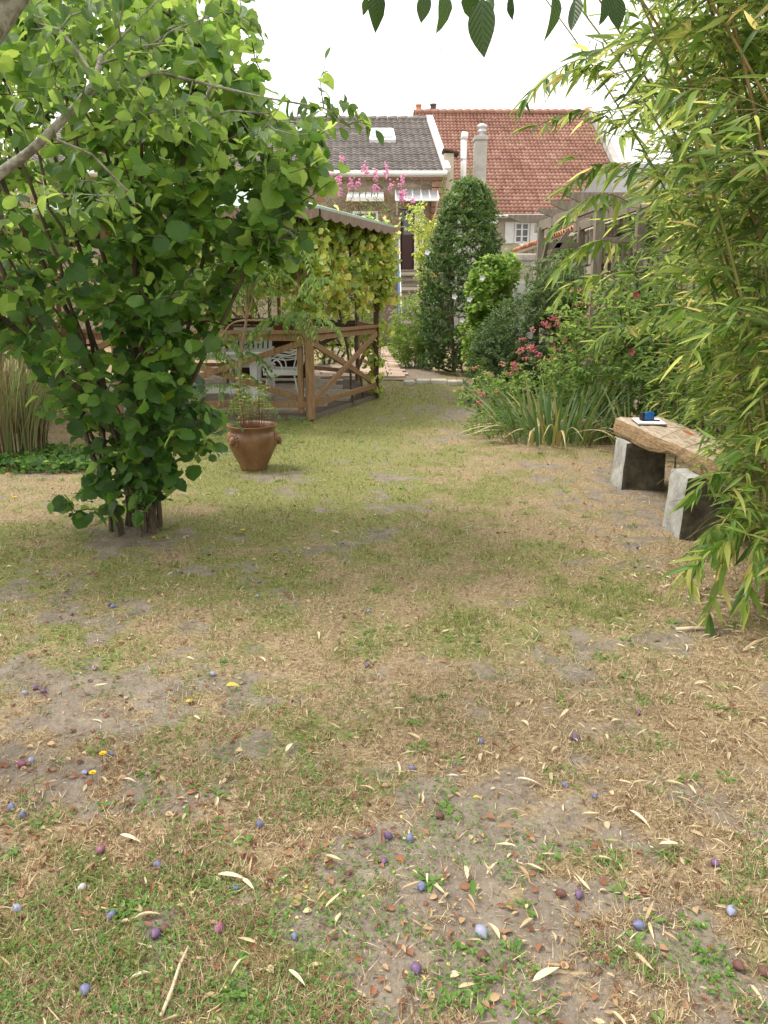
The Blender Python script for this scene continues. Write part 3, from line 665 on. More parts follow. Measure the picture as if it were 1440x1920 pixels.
drr = dr.build('door', M_door, gh_); MB().box(((dx0 + dx1) / 2, YH + .17, dz1 - .55), (.26, .02, .5)).build('pane', M_glass, drr)
for k in range(3): MB().box((dx0 + (dx1 - dx0) * (k + .5) / 3, YH + .2, dz1 - .2), ((dx1 - dx0) / 3 - .04, .03, .36)).build('fanlight_pane', M_glass, gh_)
jb = MB(); jb.box((dx1 + .16, YH + .05, (dz0 + dz1) / 2), (.30, .12, dz1 - dz0)); jb.build('door_jamb', M_stonep, gh_)
qn = [MB().box((xR - .28 + .06 * (k % 2), YH + .06, zT - .12 - .2 * k), (.46 if k % 2 else .34, .10, .17)) for k in range(16)]
for q in qn: q.build('quoin', M_brick, gh_)
bc = MB()
for k in range(46): bc.box((XL + 7 + k * .155, YH + .07, zT - .14), (.14, .07, .085))
bc.build('brick_course', M_brick, gh_)['kind'] = 'stuff'
# glazed porch roof on brackets
pr = thing('porch_canopy', 'glass canopy on white metal glazing bars over the dark red door', 'canopy', (at(785, 372, YH).x, YH, 4.3))
xa, xb = at(742, 375, YH - .6).x, at(822, 375, YH - .6).x; za, zb = 4.92, 4.50
for k in range(6):
    x = xa + (xb - xa) * k / 5; MB().bar((x, YH + .09, za), (x * 1.0, YH - .9, zb), .045, .05).build('glazing_bar', M_white, pr)
    if k < 5: MB().bar((x + (xb - xa) / 10, YH + .08, za), (x + (xb - xa) / 10, YH - .88, zb), (xb - xa) / 5 - .05, .02).build('pane', M_glass2 if 'M_glass2' in globals() else M_zinc, pr)
MB().tube([(xa, YH - .92, zb), (xb, YH - .92, zb)], .03, 8).build('front_rail', M_white, pr)
for x in (xa + .05, xb - .05): MB().tube([(x, YH + .08, za - .75), (x, YH - .3, za - .62), (x, YH - .85, zb - .03)], .025, 6).build('bracket', M_white, pr)
aw = thing('window_awning', 'white pleated awning above the small paned window', 'awning', (at(684, 358, YH).x, YH, 4.5))
xa, xb = at(650, 360, YH - .5).x, at(720, 360, YH - .5).x
for k in range(6):
    x = xa + (xb - xa) * (k + .5) / 6; MB().bar((x, YH + .09, 4.86), (x, YH - .75, 4.62), (xb - xa) / 6 - .03, .03).build('panel', M_white, aw)
MB().box(((xa + xb) / 2, YH - .76, 4.55), (xb - xa, .03, .12)).build('valance', M_whited, aw)
# ---- red tiled house, farther back
YE2, YR2 = 31.0, 36.2; e0, e1 = at(800, 405, YE2).x - .4, at(1190, 405, YE2).x; zE2 = at(1000, 405, YE2).z; zR2 = at(900, 212, YR2).z
r0, r1 = at(778, 212, YR2).x, at(1104, 214, YR2).x
rh = thing('red_roof_house', 'tall house with steep red tiled roof and small white window behind the bay tree', 'house', (5, YE2, 0))
w2x0, w2x1, w2z1, w2z0 = at(966, 430, YE2).x, at(994, 430, YE2).x, at(980, 416, YE2).z, at(980, 456, YE2).z
W = MB(); zT2 = zE2 - .05
for (a, b_, c, d) in ((e0 + .2, w2x0, 0, zT2), (w2x1, e1 - .2, 0, zT2), (w2x0, w2x1, 0, w2z0), (w2x0, w2x1, w2z1, zT2)): wall_box(W, a, b_, YE2 + .15, YE2 + .5, c, d)
wall_box(W, e0 + .2, e0 + .5, YE2 + .5, YR2 + 4, 0, zT2); wall_box(W, e1 - .5, e1 - .2, YE2 + .5, YR2 + 4, 0, zT2)
W.build('wall', M_rend, rh)
tiled_roof('roof', rh, (e0, YE2 - .2, zE2), (e1, YE2 - .2, zE2), (r0, YR2, zR2), 50, 31, M_tred, .034, .04, D=(r1, YR2, zR2 - .05))
b2 = MB(); b2.add([(r0, YR2 + .02, zR2), (r1, YR2 + .02, zR2), (e1, YR2 + 5, zE2), (e0, YR2 + 5, zE2)], [(0, 1, 2, 3)]); b2.build('rear_slope', M_tred, rh)
gb = MB(); gb.add([(e1 - .25, YE2, zE2 - .06), (e1 - .25, YR2 + 4.6, zE2 - .06), (r1, YR2, zR2 - .1)], [(0, 1, 2)]); gb.build('gable', M_rend, rh); gb = MB(); gb.add([(e0 + .25, YE2, zE2 - .06), (e0 + .25, YR2 + 4.6, zE2 - .06), (r0, YR2, zR2 - .1)], [(2, 1, 0)]); gb.build('gable', M_rend, rh)
vg = MB(); vg.bar((e1 + .1, YE2 - .25, zE2 + .08), (r1 + .1, YR2, zR2 + .1), .3, .2); vg.build('verge', M_grend, rh)
rd = MB()
for k in range(22):
    xa = r0 + (r1 - r0) * k / 22; rd.tube([(xa, YR2, zR2 + .04), (xa + (r1 - r0) / 22 - .01, YR2, zR2 + .06)], [.1, .12], 8)
rd.build('ridge_tiles', M_tred, rh)
gt = MB(); gt.tube([(e0, YE2 - .3, zE2 - .04), (e1, YE2 - .3, zE2 - .04)], .07, 8); gt.build('gutter', M_zinc, rh)
window(rh, w2x0, w2x1, w2z0, w2z1, YE2 + .2, 2, 3)
for sx_ in (w2x0 - .2, w2x1 + .2): MB().box((sx_, YE2 + .12, (w2z0 + w2z1) / 2), (.34, .05, w2z1 - w2z0)).build('shutter', M_white, rh)
def chimney(label, px0, px1, ytop, ybase, Y, m, pots, name='chimney', cowl=False, dy=.5):
    x0, x1 = at(px0, ytop, Y).x, at(px1, ytop, Y).x; z1 = at(px0, ytop, Y).z; z0 = at(px0, ybase, Y).z
    t = thing(name, label, 'chimney', ((x0 + x1) / 2, Y, z0)); xc = (x0 + x1) / 2; wd_ = x1 - x0
    MB().box((xc, Y, (z0 + z1) / 2), (wd_ * .86, dy, z1 - z0)).build('stack', m, t, bevel=.01)
    MB().box((xc, Y, z1 - .05), (wd_, dy + .12, .12)).build('cap', m if not cowl else M_grend, t, bevel=.01)
    for (px, yt, r_, mm) in pots:
        xp = at(px, yt, Y).x; zp = at(px, yt, Y).z
        MB().lathe([(r_ * 1.1, z1 - CAMH * 0 + .01), (r_, z1 + .1), (r_ * .9, zp - .08), (r_ * 1.12, zp - .06), (r_ * 1.12, zp), (r_ * .7, zp)], (xp, Y, 0), 14).build('chimney_pot', mm, t, True)
    return t
M_soot = plain('sooty_clay', (.10, .07, .06), .8)
chimney('wide brick chimney at the left end of the red roof ridge with two pots', 775, 803, 209, 240, YR2 + .3, M_brick, [(785, 196, .12, M_terra), (812.5, 195, .13, M_soot)])
chimney('chimney with one clay pot at the right end of the red roof ridge', 1098, 1122, 212, 245, YR2 + .3, M_grend, [(1104, 202, .15, M_terra)])
# rendered chimney and white flue rising from the low kitchen annex
ax = thing('annex', 'low rendered annex between the two houses hidden behind the bay tree', 'house', (4, 28.5, 0))
wall_box(a_ := MB(), 2.35, 3.7, 27.6, 29.6, 0, 3.9); a_.build('wall', M_grend, ax)
rf_ = MB(); rf_.bar((2.3, 28.5, 3.97), (3.8, 28.5, 3.97), 2.3, .12); rf_.build('roof', M_zinc, ax)
c = chimney('tall beige rendered chimney with metal cowl behind the bay tree', 888, 914, 258, 350, 28.2, M_grend, [], cowl=True)
xc, zc = at(903.5, 258, 28.2).x, at(903, 258, 28.2).z
cw = MB(); cw.lathe([(.11, 0), (.11, .16), (.15, .17), (.15, .21), (.12, .22), (.12, .28), (.16, .29), (.16, .38), (.05, .43), (.001, .43)], (xc, 28.2, zc), 16); cw.build('cowl', M_zinc, c, True)
fl = thing('flue_pipe', 'white metal flue pipe standing left of the beige chimney', 'flue', at(869, 350, 28.0))
p0, p1, p2 = at(868, 372, 28), at(870, 262, 28), at(872, 248, 28)
MB().tube([p0, p1], [.10, .105], 12).build('pipe', M_white, fl, True); MB().tube([p1, p2], [.125, .11], 12).build('sleeve', M_white, fl, True)
for yy in (300, 335): q = at(869, yy, 28); MB().tube([q, q + Vector((0, 0, .06))], .12, 12).build('collar', M_zinc, fl)
pw = thing('parapet', 'small rendered parapet with dark metal coping beside the grey roof verge', 'wall', at(842, 330, 27.4))
q0, q1 = at(832, 289, 27.4), at(853, 289, 27.4); wall_box(a_ := MB(), q0.x, q1.x - .05, 27.2, 27.9, 3.8, q0.z); a_.build('wall', M_rend, pw)
MB().bar((q0.x - .05, 27.5, q0.z + .1), (q1.x + .12, 27.5, q0.z + .0), .8, .05).build('coping', M_woodd, pw)
an = thing('antenna', 'thin metal television antenna above the red roof ridge', 'antenna', at(822, 205, 36.6))
ab = at(823, 206, 36.6); at_p = at(826, 88, 36.6); MB().tube([ab, at_p], .022, 6).build('mast', M_zinc, an)
for yy, hw in ((92, .13), (118, .28), (126, .22), (134, .16)):
    q = at(823.5, yy, 36.6); MB().tube([q - Vector((hw, .1, 0)), q + Vector((hw, .1, .02))], .016, 5).build('crossbar', M_zinc, an)
# neighbour's grey gable on the right
YG = 24.0; ng = thing('grey_gable_house', 'grey roofed neighbouring house glimpsed through the bamboo', 'house', (10, YG, 0))
gx0, gx1, gz = at(1165, 330, YG).x, at(1480, 330, YG).x, at(1240, 262, YG).z
wall_box(a_ := MB(), gx0, gx1 + 2, YG, YG + 8, 0, 4.4); a_.build('wall', M_rend, ng)
a_ = MB(); a_.add([(gx0 - .2, YG - .2, 4.35), (gx1 + 2, YG - .2, 4.35), (gx1 + 2, YG + 4, gz), (gx0 + .6, YG + 4, gz)], [(0, 1, 2, 3)]); a_.add([(gx0 - .2, YG + 8.2, 4.35), (gx0 - .2, YG - .2, 4.35), (gx0 + .6, YG + 4, gz)], [(0, 1, 2)]); a_.build('roof', rough_mat('slate', [(.13, .125, .13), (.19, .185, .19)], 3, .7, .3), ng)
# ---- steps up to the door with blue handrail
st = thing('garden_steps', 'timber faced steps climbing to the dark red door', 'steps', (at(766, 655, 22.5).x, 22.5, 0))
sx0, sx1 = at(750, 560, 24.5).x, at(792, 560, 24.5).x; ns = 15
for k in range(ns):
    y0 = 22.4 + k * .28; z = 2.42 * (k + 1) / ns
    MB().box(((sx0 + sx1) / 2, y0 + .15, z - .03), (sx1 - sx0, .34, .055)).build('tread', M_grey, st, bevel=.008)
    MB().box(((sx0 + sx1) / 2, y0 + .02 + (YH + .1 - y0) / 2, (z - .06) / 2), (sx1 - sx0 - .06, YH + .1 - y0 - .0, z - .065 - .0)).build('riser', M_rend, st) if k % 3 == 2 or k == ns - 1 else MB().box(((sx0 + sx1) / 2, y0 + .05, z - .06 - .08 - .01), (sx1 - sx0 - .05, .02, .13)).build('riser', M_grey, st)
M_blue = plain('blue_paint', (.035, .09, .19), .45, dirt=.15)
hr = thing('handrail', 'blue and white metal handrail on the left of the steps', 'handrail', (sx0 - .08, 22.4, 0))
xh = sx0 - .06
MB().bar((xh, 22.5, 1.05), (xh, 26.5, 3.4), .05, .09).build('rail', M_blue, hr); MB().bar((xh + .06, 22.5, .99), (xh + .06, 26.5, 3.34), .04, .06).build('rail', M_white, hr)
for k in range(5):
    y = 22.5 + k; MB().box((xh, y, (.05 + k * .58 + 1.05 + k * .58) / 2), (.05, .05, 1.0 + (.05 if k else 0))).build('post', M_blue, hr)
# ================================================================== PATH AND PAVING
pth = thing('paved_path', None, None, (-.2, 15, 0), kind='structure')
PM = rough_mat('pink_paver', [(.36, .25, .19), (.46, .34, .27), (.54, .42, .34)], 6, .9, .4, .006, vary=.1)
PB = MB().box((0, 0, 0), (1, 1, 1)).mesh('paver', PM)
MB().box((-.25, 19.6, .0), (2.6, 9.8, .05)).build('path_bed', M_soil, pth)
rows = 24
for r_ in range(rows):
    y0 = 15.0 + r_ * .40; xa = -1.35 + .02 * r_; xb = .42 - .015 * r_
    for k in range(5):
        if len([1 for _ in [0]]) and 1:
            wd_ = (xb - xa) / 5; o = bpy.data.objects.new('paver', PB); COL.objects.link(o); o.parent = pth
            o.location = (xa + wd_ * (k + .5 + .25 * (r_ % 2)) + .2, y0 + .2 - 15, .035 + random.uniform(-.004, .004)); o.scale = (wd_ - .025, .375, .05); o.rotation_euler = (random.uniform(-.008, .008), random.uniform(-.008, .008), random.uniform(-.02, .02))
kb = thing('stone_edging', 'row of pale flat stones edging the lawn where the path begins', 'edging', gnd(815, 720))
for (xa, xb, y) in ((757, 778, 721), (781, 806, 719), (808, 838, 719), (840, 872, 721)):
    a, b_ = gnd(xa, y), gnd(xb, y); mb = MB(); mb.box(((a.x + b_.x) / 2, a.y, .03), (b_.x - a.x, .28, .09), rz=random.uniform(-.08, .08)); mb.build('stone', M_stonep, kb, bevel=.02)
# ================================================================== GAZEBO
PTS = [(-.93, 9.75), (-.12, 12.0), (-.48, 14.25), (-2.1, 15.9), (-4.3, 15.8), (-5.6, 13.7), (-5.2, 11.2), (-3.35, 9.75)]
DZ = .09
gz_ = thing('gazebo', 'brown timber gazebo with crossed braces and scalloped roof edge overgrown by vine', 'gazebo', (-2.8, 12.8, 0))
def inset(p, k): return (-2.75 + (p[0] + 2.75) * k, 12.8 + (p[1] - 12.8) * k)
# floor of stone slabs on a bed
gf = thing('gazebo_terrace', 'stone slab terrace under the gazebo', 'terrace', (-2.8, 12.8, 0))
MB().prism([inset(p, 1.0) for p in PTS], -.1, DZ - .03).build('terrace_bed', rough_mat('terrace_mortar', [(.14, .115, .09), (.22, .18, .15)], 9, .95, .5), gf)
SLM = rough_mat('terrace_slab', [(.34, .28, .22), (.46, .39, .32), (.56, .49, .41)], 5, .9, .5, .006, vary=.14)
SB = MB().box((0, 0, 0), (1, 1, 1)).mesh('slab', SLM)
y = 9.75; row = 0; pin = [inset(p, .985) for p in PTS]; cnt = 0
while y < 15.9:
    h = [.30, .36, .26, .33][row % 4]; x = -5.7 + .21 * (row % 3)
    while x < 0:
        wd_ = random.uniform(.36, .72)
        cs = [(x + .02, y + .02), (x + wd_ - .02, y + .02), (x + .02, y + h - .02), (x + wd_ - .02, y + h - .02)]
        if all(inpoly(np.array([c[0]]), np.array([c[1]]), pin)[0] for c in cs):
            o = bpy.data.objects.new('slab', SB); COL.objects.link(o); o.parent = gf; cnt += 1
            o.location = (x + wd_ / 2 + 2.8, y + h / 2 - 12.8, DZ - .03 + random.uniform(-.003, .004)); o.scale = (wd_ - .022, h - .022, .06); o.rotation_euler = (random.uniform(-.006, .006), random.uniform(-.006, .006), random.uniform(-.02, .02))
        x += wd_
    y += h; row += 1
EZ = 2.5
for i, p in enumerate(PTS):
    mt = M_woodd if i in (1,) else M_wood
    wd_ = .108 if i == 0 else .07
    MB().box((p[0], p[1], 1.27), (wd_, wd_, 2.5), rz=.2).build('post', mt, gz_, bevel=.006)
MB().box((PTS[0][0] - .12, PTS[0][1] + .03, .95), (.07, .07, 1.7)).build('post', M_wood, gz_, bevel=.005)
for i in range(8):
    a, b_ = PTS[i], PTS[(i + 1) % 8]
    va, vb = Vector((a[0], a[1], 0)), Vector((b_[0], b_[1], 0)); d = (vb - va).normalized()
    MB().bar(va + Vector((0, 0, EZ - .06)), vb + Vector((0, 0, EZ - .06)), .06, .12).build('beam', M_woodd, gz_)
    if i in (4,): continue                       # the way in
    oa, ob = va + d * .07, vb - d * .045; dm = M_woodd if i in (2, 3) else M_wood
    MB().bar(oa + Vector((0, 0, 1.1)), ob + Vector((0, 0, 1.1)), .09, .045).build('handrail', dm, gz_, bevel=.004)
    MB().bar(oa + Vector((0, 0, 1.035)), ob + Vector((0, 0, 1.035)), .04, .075).build('upper_rail', dm, gz_)
    MB().bar(oa + Vector((0, 0, .21)), ob + Vector((0, 0, .21)), .045, .075).build('lower_rail', M_wood, gz_, bevel=.004)
    nn = Vector((-d.y, d.x, 0)) * .022
    MB().bar(oa + Vector((0, 0, .25)) - nn, ob + Vector((0, 0, .99)) - nn, .036, .075).build('brace', M_wood, gz_, bevel=.004)
    MB().bar(oa + Vector((0, 0, .99)) + nn, ob + Vector((0, 0, .25)) + nn, .036, .075).build('brace', dm, gz_, bevel=.004)
# roof: eight felt panels with a scalloped timber valance
M_felt = rough_mat('green_felt', [(.20, .27, .22), (.33, .42, .36), (.42, .50, .44)], 5, .9, .3, .005)
M_val = wood_mat('valance_board', [(.13, .085, .06), (.22, .155, .115), (.30, .22, .17)], (10, 10, 1.2), 5)
apex = Vector((-2.75, 12.8, 3.35)); ep = [Vector((-2.75 + (p[0] + 2.75) * 1.10, 12.8 + (p[1] - 12.8) * 1.10, EZ + .03)) for p in PTS]
for i in range(8):
    a, b_ = ep[i], ep[(i + 1) % 8]; dn = Vector((0, 0, -.03))
    MB().add([a, b_, apex, a + dn, b_ + dn, apex + dn], [(0, 1, 2), (5, 4, 3), (0, 3, 4, 1), (1, 4, 5, 2), (2, 5, 3, 0)]).build('roof_panel', M_felt, gz_)
    nseg = 48; V = []; d = (b_ - a); nrm = Vector((d.y, -d.x, 0)).normalized() * .022
    for j in range(nseg + 1):
        q = a + d * j / nseg; low = .075 + .04 * abs(sin(pi * j / nseg * max(3, round(d.length / .28))))
        V += [q + Vector((0, 0, -.035)), q + Vector((0, 0, -.035 - low)), q + Vector((0, 0, -.035)) + nrm, q + Vector((0, 0, -.035 - low)) + nrm]
    Fc = []
    for j in range(nseg):
        k = 4 * j; Fc += [(k, k + 1, k + 5, k + 4), (k + 2, k + 6, k + 7, k + 3), (k + 1, k + 3, k + 7, k + 5), (k, k + 4, k + 6, k + 2)]
    MB().add(V, Fc).build('valance', M_val, gz_)
# ---- cabinet
M_mah = wood_mat('reddish_wood', [(.13, .04, .02), (.24, .085, .045), (.32, .12, .065)], (1, 6, 8), 5, .5, .3)
cx, cy = at(508, 640, 13.6).x, 13.6
cb = thing('cabinet', 'reddish brown wooden sideboard with drawers at the back of the gazebo', 'cabinet', (cx, cy, DZ))
for sx_ in (-.72, .66):
    for sy in (-.22, .22): MB().box((cx + sx_, cy + sy, DZ + .5), (.07, .06, 1.0)).build('leg', M_mah, cb, bevel=.005)
MB().box((cx - .03, cy, DZ + 1.02), (1.6, .56, .04)).build('top', M_woodd, cb, bevel=.005)
MB().box((cx - .03, cy + .23, DZ + .5), (1.3, .02, .9)).build('back_panel', M_woodd, cb)
for k in range(2):
    x = cx - .36 + k * .68; dd = MB().box((x, cy - .245, DZ + .86), (.62, .03, .24)).build('drawer', M_mah, cb, bevel=.006)
    MB().box((x, cy - .266, DZ + .94), (.10, .02, .05)).build('handle_notch', M_woodd, dd)
MB().box((cx - .03, cy, DZ + .12), (1.3, .44, .03)).build('shelf', M_woodd, cb)
MB().box((cx - .03, cy, DZ + .42), (1.3, .44, .03)).build('shelf', M_woodd, cb)
tz = DZ + 1.04
tray = thing('tray', 'shallow white rimmed tray lying on the sideboard', 'tray', (cx + .12, cy - .05, tz))
MB().box((cx + .12, cy - .05, tz + .008), (.74, .3, .012)).build('base', M_woodd, tray); 
for a, b_ in (((-.37, -.15), (.37, -.15)), ((.37, -.15), (.37, .15)), ((.37, .15), (-.37, .15)), ((-.37, .15), (-.37, -.15))): MB().bar((cx + .12 + a[0], cy - .05 + a[1], tz + .022), (cx + .12 + b_[0], cy - .05 + b_[1], tz + .022), .014, .03).build('rim', M_white, tray)
M_redp = plain('red_plastic', (.62, .07, .06), .35)
q = MB(); q.lathe([(.001, 0), (.035, 0), (.04, .11), (.036, .112), (.033, .02), (.001, .018)], (cx - .33, cy - .1, tz), 16); tag(q.build('cup', M_redp, None, True, org=(cx - .33, cy - .1, tz)), 'small red cup at the left end of the sideboard', 'cup')
# ---- white garden table with panel legs and slatted white chair behind it
tx, ty = at(418, 745, 10.9).x, 10.95
tb = thing('garden_table', 'white garden table with broad panel legs inside the gazebo', 'table', (tx, ty, DZ))
zt = DZ + .72
MB().box((tx, ty, zt - .02), (1.30, .85, .04)).build('tabletop', M_white, tb, bevel=.01); MB().box((tx, ty, zt - .075), (1.1, .7, .07)).build('apron', M_white, tb)
for s_ in (-1, 1):
    for q in (-1, 1): MB().bar((tx + s_ * .47, ty + q * .16, DZ + .06), (tx + s_ * .47, ty + q * .16, zt - .11), .10, .07, up=(0, 1, 0)).build('leg', M_white, tb, bevel=.008)
    MB().box((tx + s_ * .47, ty, DZ + .03), (.16, .74, .06)).build('foot', M_white, tb, bevel=.01)
MB().box((tx, ty, DZ + .16), (.84, .06, .08)).build('stretcher', M_white, tb)
kx, ky = at(474, 650, 12.1).x, 12.1
sc_ = thing('slatted_chair', 'white slatted garden chair behind the white table', 'chair', (kx, ky, DZ))
for k in range(8): MB().bar((kx - .26 + k * .072, ky + .02, DZ + .46), (kx - .28 + k * .078, ky + .16, DZ + .93), .05, .018, up=(0, 1, 0)).build('slat', M_white, sc_)
MB().box((kx - .005, ky + .165, DZ + .95), (.62, .035, .06), rx=-.2).build('top_rail', M_white, sc_, bevel=.01)
for k in range(5): MB().box((kx, ky - .4 + k * .092, DZ + .43), (.56, .078, .025)).build('seat_slat', M_white, sc_)
for s_ in (-1, 1):
    MB().bar((kx + s_ * .29, ky - .42, DZ), (kx + s_ * .27, ky - .38, DZ + .66), .045, .05, up=(0, 1, 0)).build('leg', M_white, sc_); MB().bar((kx + s_ * .28, ky + .14, DZ), (kx + s_ * .28, ky + .02, DZ + .46), .045, .05, up=(0, 1, 0)).build('leg', M_white, sc_)
    MB().bar((kx + s_ * .29, ky - .42, DZ + .67), (kx + s_ * .29, ky + .10, DZ + .69), .06, .025).build('armrest', M_white, sc_, bevel=.006)
# ---- white wrought-iron armchair in profile, facing left
ch = thing('iron_armchair', 'white wrought iron armchair with scrolled arms facing the table', 'chair', (-1.25, 10.8, DZ))
cx0, cy0 = -1.42, 10.95; hw = .24
def P3(x, z, s): return (cx0 + x, cy0 + s * hw, DZ + z)
def scroll(c, r0, r1, a0, a1, s, n=22): return [P3(c[0] + (r0 + (r1 - r0) * k / n) * cos(a0 + (a1 - a0) * k / n), c[1] + (r0 + (r1 - r0) * k / n) * sin(a0 + (a1 - a0) * k / n), s) for k in range(n + 1)]
def smooth(pts, n=6):
    pts = [Vector(p) for p in pts]; out = []
    for i in range(len(pts) - 1):
        p0, p1, p2, p3 = pts[max(0, i - 1)], pts[i], pts[i + 1], pts[min(len(pts) - 1, i + 2)]
        for k in range(n):
            t = k / n; out.append(.5 * ((2 * p1) + (p2 - p0) * t + (2 * p0 - 5 * p1 + 4 * p2 - p3) * t * t + (3 * p1 - p0 - 3 * p2 + p3) * t ** 3))
    return out + [pts[-1]]
MB().box((cx0, cy0, DZ + .44), (.46, .50, .028)).build('seat', M_white, ch, bevel=.01)
MB().bar((cx0 - .24, cy0 - hw - .01, DZ + .42), (cx0 + .26, cy0 - hw - .01, DZ + .42), .02, .05).build('seat_rim', M_white, ch)
for s in (-1, 1):
    bk = MB(); bk.tube(smooth([P3(.22, .44, s), P3(.24, .55, s), P3(.27, .68, s), P3(.31, .82, s), P3(.36, .95, s)]), .013, 7)
    bk.tube(smooth([P3(.18, .50, s), P3(.21, .62, s), P3(.23, .75, s), P3(.28, .86, s), P3(.33, .95, s)]), .009, 6); bk.build('back_upright', M_white, ch, True)
    ar = MB(); ar.tube(smooth([P3(.25, .70, s), P3(.12, .66, s), P3(-.05, .675, s), P3(-.19, .64, s), P3(-.255, .54, s), P3(-.21, .42, s), P3(-.10, .375, s), P3(.0, .42, s), P3(.01, .53, s), P3(-.05, .60, s), P3(-.10, .57, s), P3(-.07, .535, s)]), .011, 7)
    ar.tube(smooth([P3(.23, .62, s), P3(.06, .60, s), P3(-.12, .62, s), P3(-.22, .54, s), P3(-.15, .47, s), P3(-.02, .46, s), P3(.18, .46, s)]), .009, 6)
    ar.tube(smooth([P3(.26, .76, s), P3(.16, .71, s), P3(.04, .71, s), P3(-.1, .72, s)]), .010, 6); ar.build('scrolled_arm', M_white, ch, True)
    for fx, sgn in ((.20, 1), (-.20, -1)):
        lg = MB(); lg.tube(smooth([P3(fx * .9, .42, s), P3(fx * 1.0, .30, s), P3(fx * 1.0 + .02 * sgn, .18, s), P3(fx + .09 * sgn, .02, s)]), .012, 7); lg.tube(smooth([P3(fx * .9, .22, s), P3(fx + .08 * sgn, .14, s), P3(fx + .115 * sgn, .06, s), P3(fx + .10 * sgn, .015, s)]), .008, 6); lg.build('leg', M_white, ch, True)
bs = MB()
for k in range(5):
    y = cy0 - hw + hw * 2 * k / 4; bs.tube(smooth([(cx0 + .31, y, DZ + .80), (cx0 + .34, y + .03, DZ + .70), (cx0 + .30, y - .02, DZ + .60), (cx0 + .26, y, DZ + .50)]), .007, 6)
bs.tube([P3(.34, .90, -1), P3(.34, .90, 1)], .011, 7); bs.tube([P3(.25, .52, -1), P3(.25, .52, 1)], .009, 7)
bs.build('back_scrolls', M_white, ch, True)
# ================================================================== TERRACOTTA POT
pp = gnd(473, 884); PX, PY = pp.x, pp.y + .1
pot = thing('glazed_pot', 'round brown glazed earthenware pot with lion head handles holding thin stemmed seedlings', 'pot', (PX, PY, 0))
mg_, n, l, b = mat('brown_glaze')
t1 = noise(n, l, 4.5, 5, .6, None, (1, 1, .7)); r = ramp(n, [(.3, (.10, .05, .025)), (.48, (.19, .095, .045)), (.62, (.26, .14, .07)), (.75, (.38, .24, .14))]); l.new(t1.outputs[0], r.inputs[0]); l.new(r.outputs[0], b.inputs['Base Color'])
b.inputs['Roughness'].default_value = .42; b.inputs['Specular IOR Level'].default_value = .5; t2 = noise(n, l, 26, 4); bump(n, l, t2.outputs[0], .25, .006, b)
prof = [(.001, .0), (.105, .0), (.115, .008), (.112, .03), (.135, .08), (.165, .15), (.195, .22), (.213, .285), (.216, .325), (.208, .36), (.192, .375), (.188, .385), (.192, .40), (.205, .425), (.214, .435), (.214, .443), (.204, .444), (.190, .43), (.178, .40), (.176, .385), (.18, .37), (.001, .37)]
MB().lathe([(r_ * 1.06, z * .93) for r_, z in prof[:-2]], (PX, PY, 0), 64).build('body', mg_, pot, True)
MB().lathe([(.19, .34), (.12, .355), (.05, .35), (.001, .358)], (PX, PY, 0), 24).build('potting_soil', M_soil, pot, True)
def lion(az):
    d = Vector((cos(az), sin(az), 0)); s = Vector((-sin(az), cos(az), 0)); c = Vector((PX, PY, .285)) + d * .218
    mb = MB()
    def blobs(a, u, h, r_, sc=(1, 1, 1)): q = c + d * a + s * u + Vector((0, 0, h)); mb.sphere(q, r_, sc, 12, 8)
    blobs(.012, 0, .01, .034, (1, 1, 1.1)); blobs(.040, 0, -.012, .019, (1, 1.1, .8)); blobs(.038, 0, -.034, .014); blobs(.046, 0, .004, .009)
    for u in (-.017, .017): blobs(.034, u, .018, .008)
    for k in range(9):
        a = pi * (-.12 + 1.24 * k / 8); blobs(.004, cos(a) * .044, .008 + sin(a) * .046, .015, (1, 1, 1.2))
    for k in (-1, 1): blobs(.004, k * .036, -.032, .016, (1, 1, 1.5))
    mb.build('lion_head', mg_, pot, True)
lion(R(232)); lion(R(-10)); lion(R(110))
seed = []
for k in range(46):
    a = random.uniform(0, 2 * pi); r_ = .16 * math.sqrt(random.random()); h = random.uniform(.16, .34) if k > 14 else random.uniform(.34, .46)
    seed.append([(PX + r_ * cos(a), PY + r_ * sin(a), .34), (PX + r_ * 1.1 * cos(a), PY + r_ * 1.1 * sin(a), .38 + h * .5), (PX + r_ * 1.25 * cos(a) + random.uniform(-.02, .02), PY + r_ * 1.25 * sin(a), .38 + h)])
M_redst = plain('red_stem', (.16, .07, .04), .6)
mb = MB()
for st_ in seed: mb.tube(st_, [.0022, .002, .0015], 5)
sdl = thing('potted_seedlings', 'cluster of thin reddish stems with small pale green leaves growing in the brown pot', 'plant', (PX, PY, .38))
mb.build('stems', M_redst, sdl)
M_seedl = leaf_mat('seedling_leaf', [(.09, .16, .03), (.17, .26, .05), (.27, .34, .08), (.45, .40, .09)], (.3, .45, .08), .35, .5, 0)
PPs = []; DDs = []
for st_ in seed:
    a, b_ = Vector(st_[1]), Vector(st_[2]); L_ = (b_ - a).length
    for k in range(5):
        t = 1 - k * .22; q = Vector(st_[0]).lerp(b_, .55 + .45 * t)
        for j in range(2 if k else 4):
            an_ = k * 1.57 + j * (pi if k else pi / 2) + random.uniform(-.3, .3); PPs.append(q[:]); DDs.append((cos(an_), sin(an_), random.uniform(.1, .5)))
PPs = np.array(PPs); DDs = np.array(DDs); k = len(PPs)
split_leaves(sdl, 'leaf', [leaf_tpl(.5, 4, .45, .15, .25)], PPs, frames(DDs, np.tile((0, 0, 1.), (k, 1))), RNG.uniform(.02, .042, k), mixv(k), M_seedl, 0)
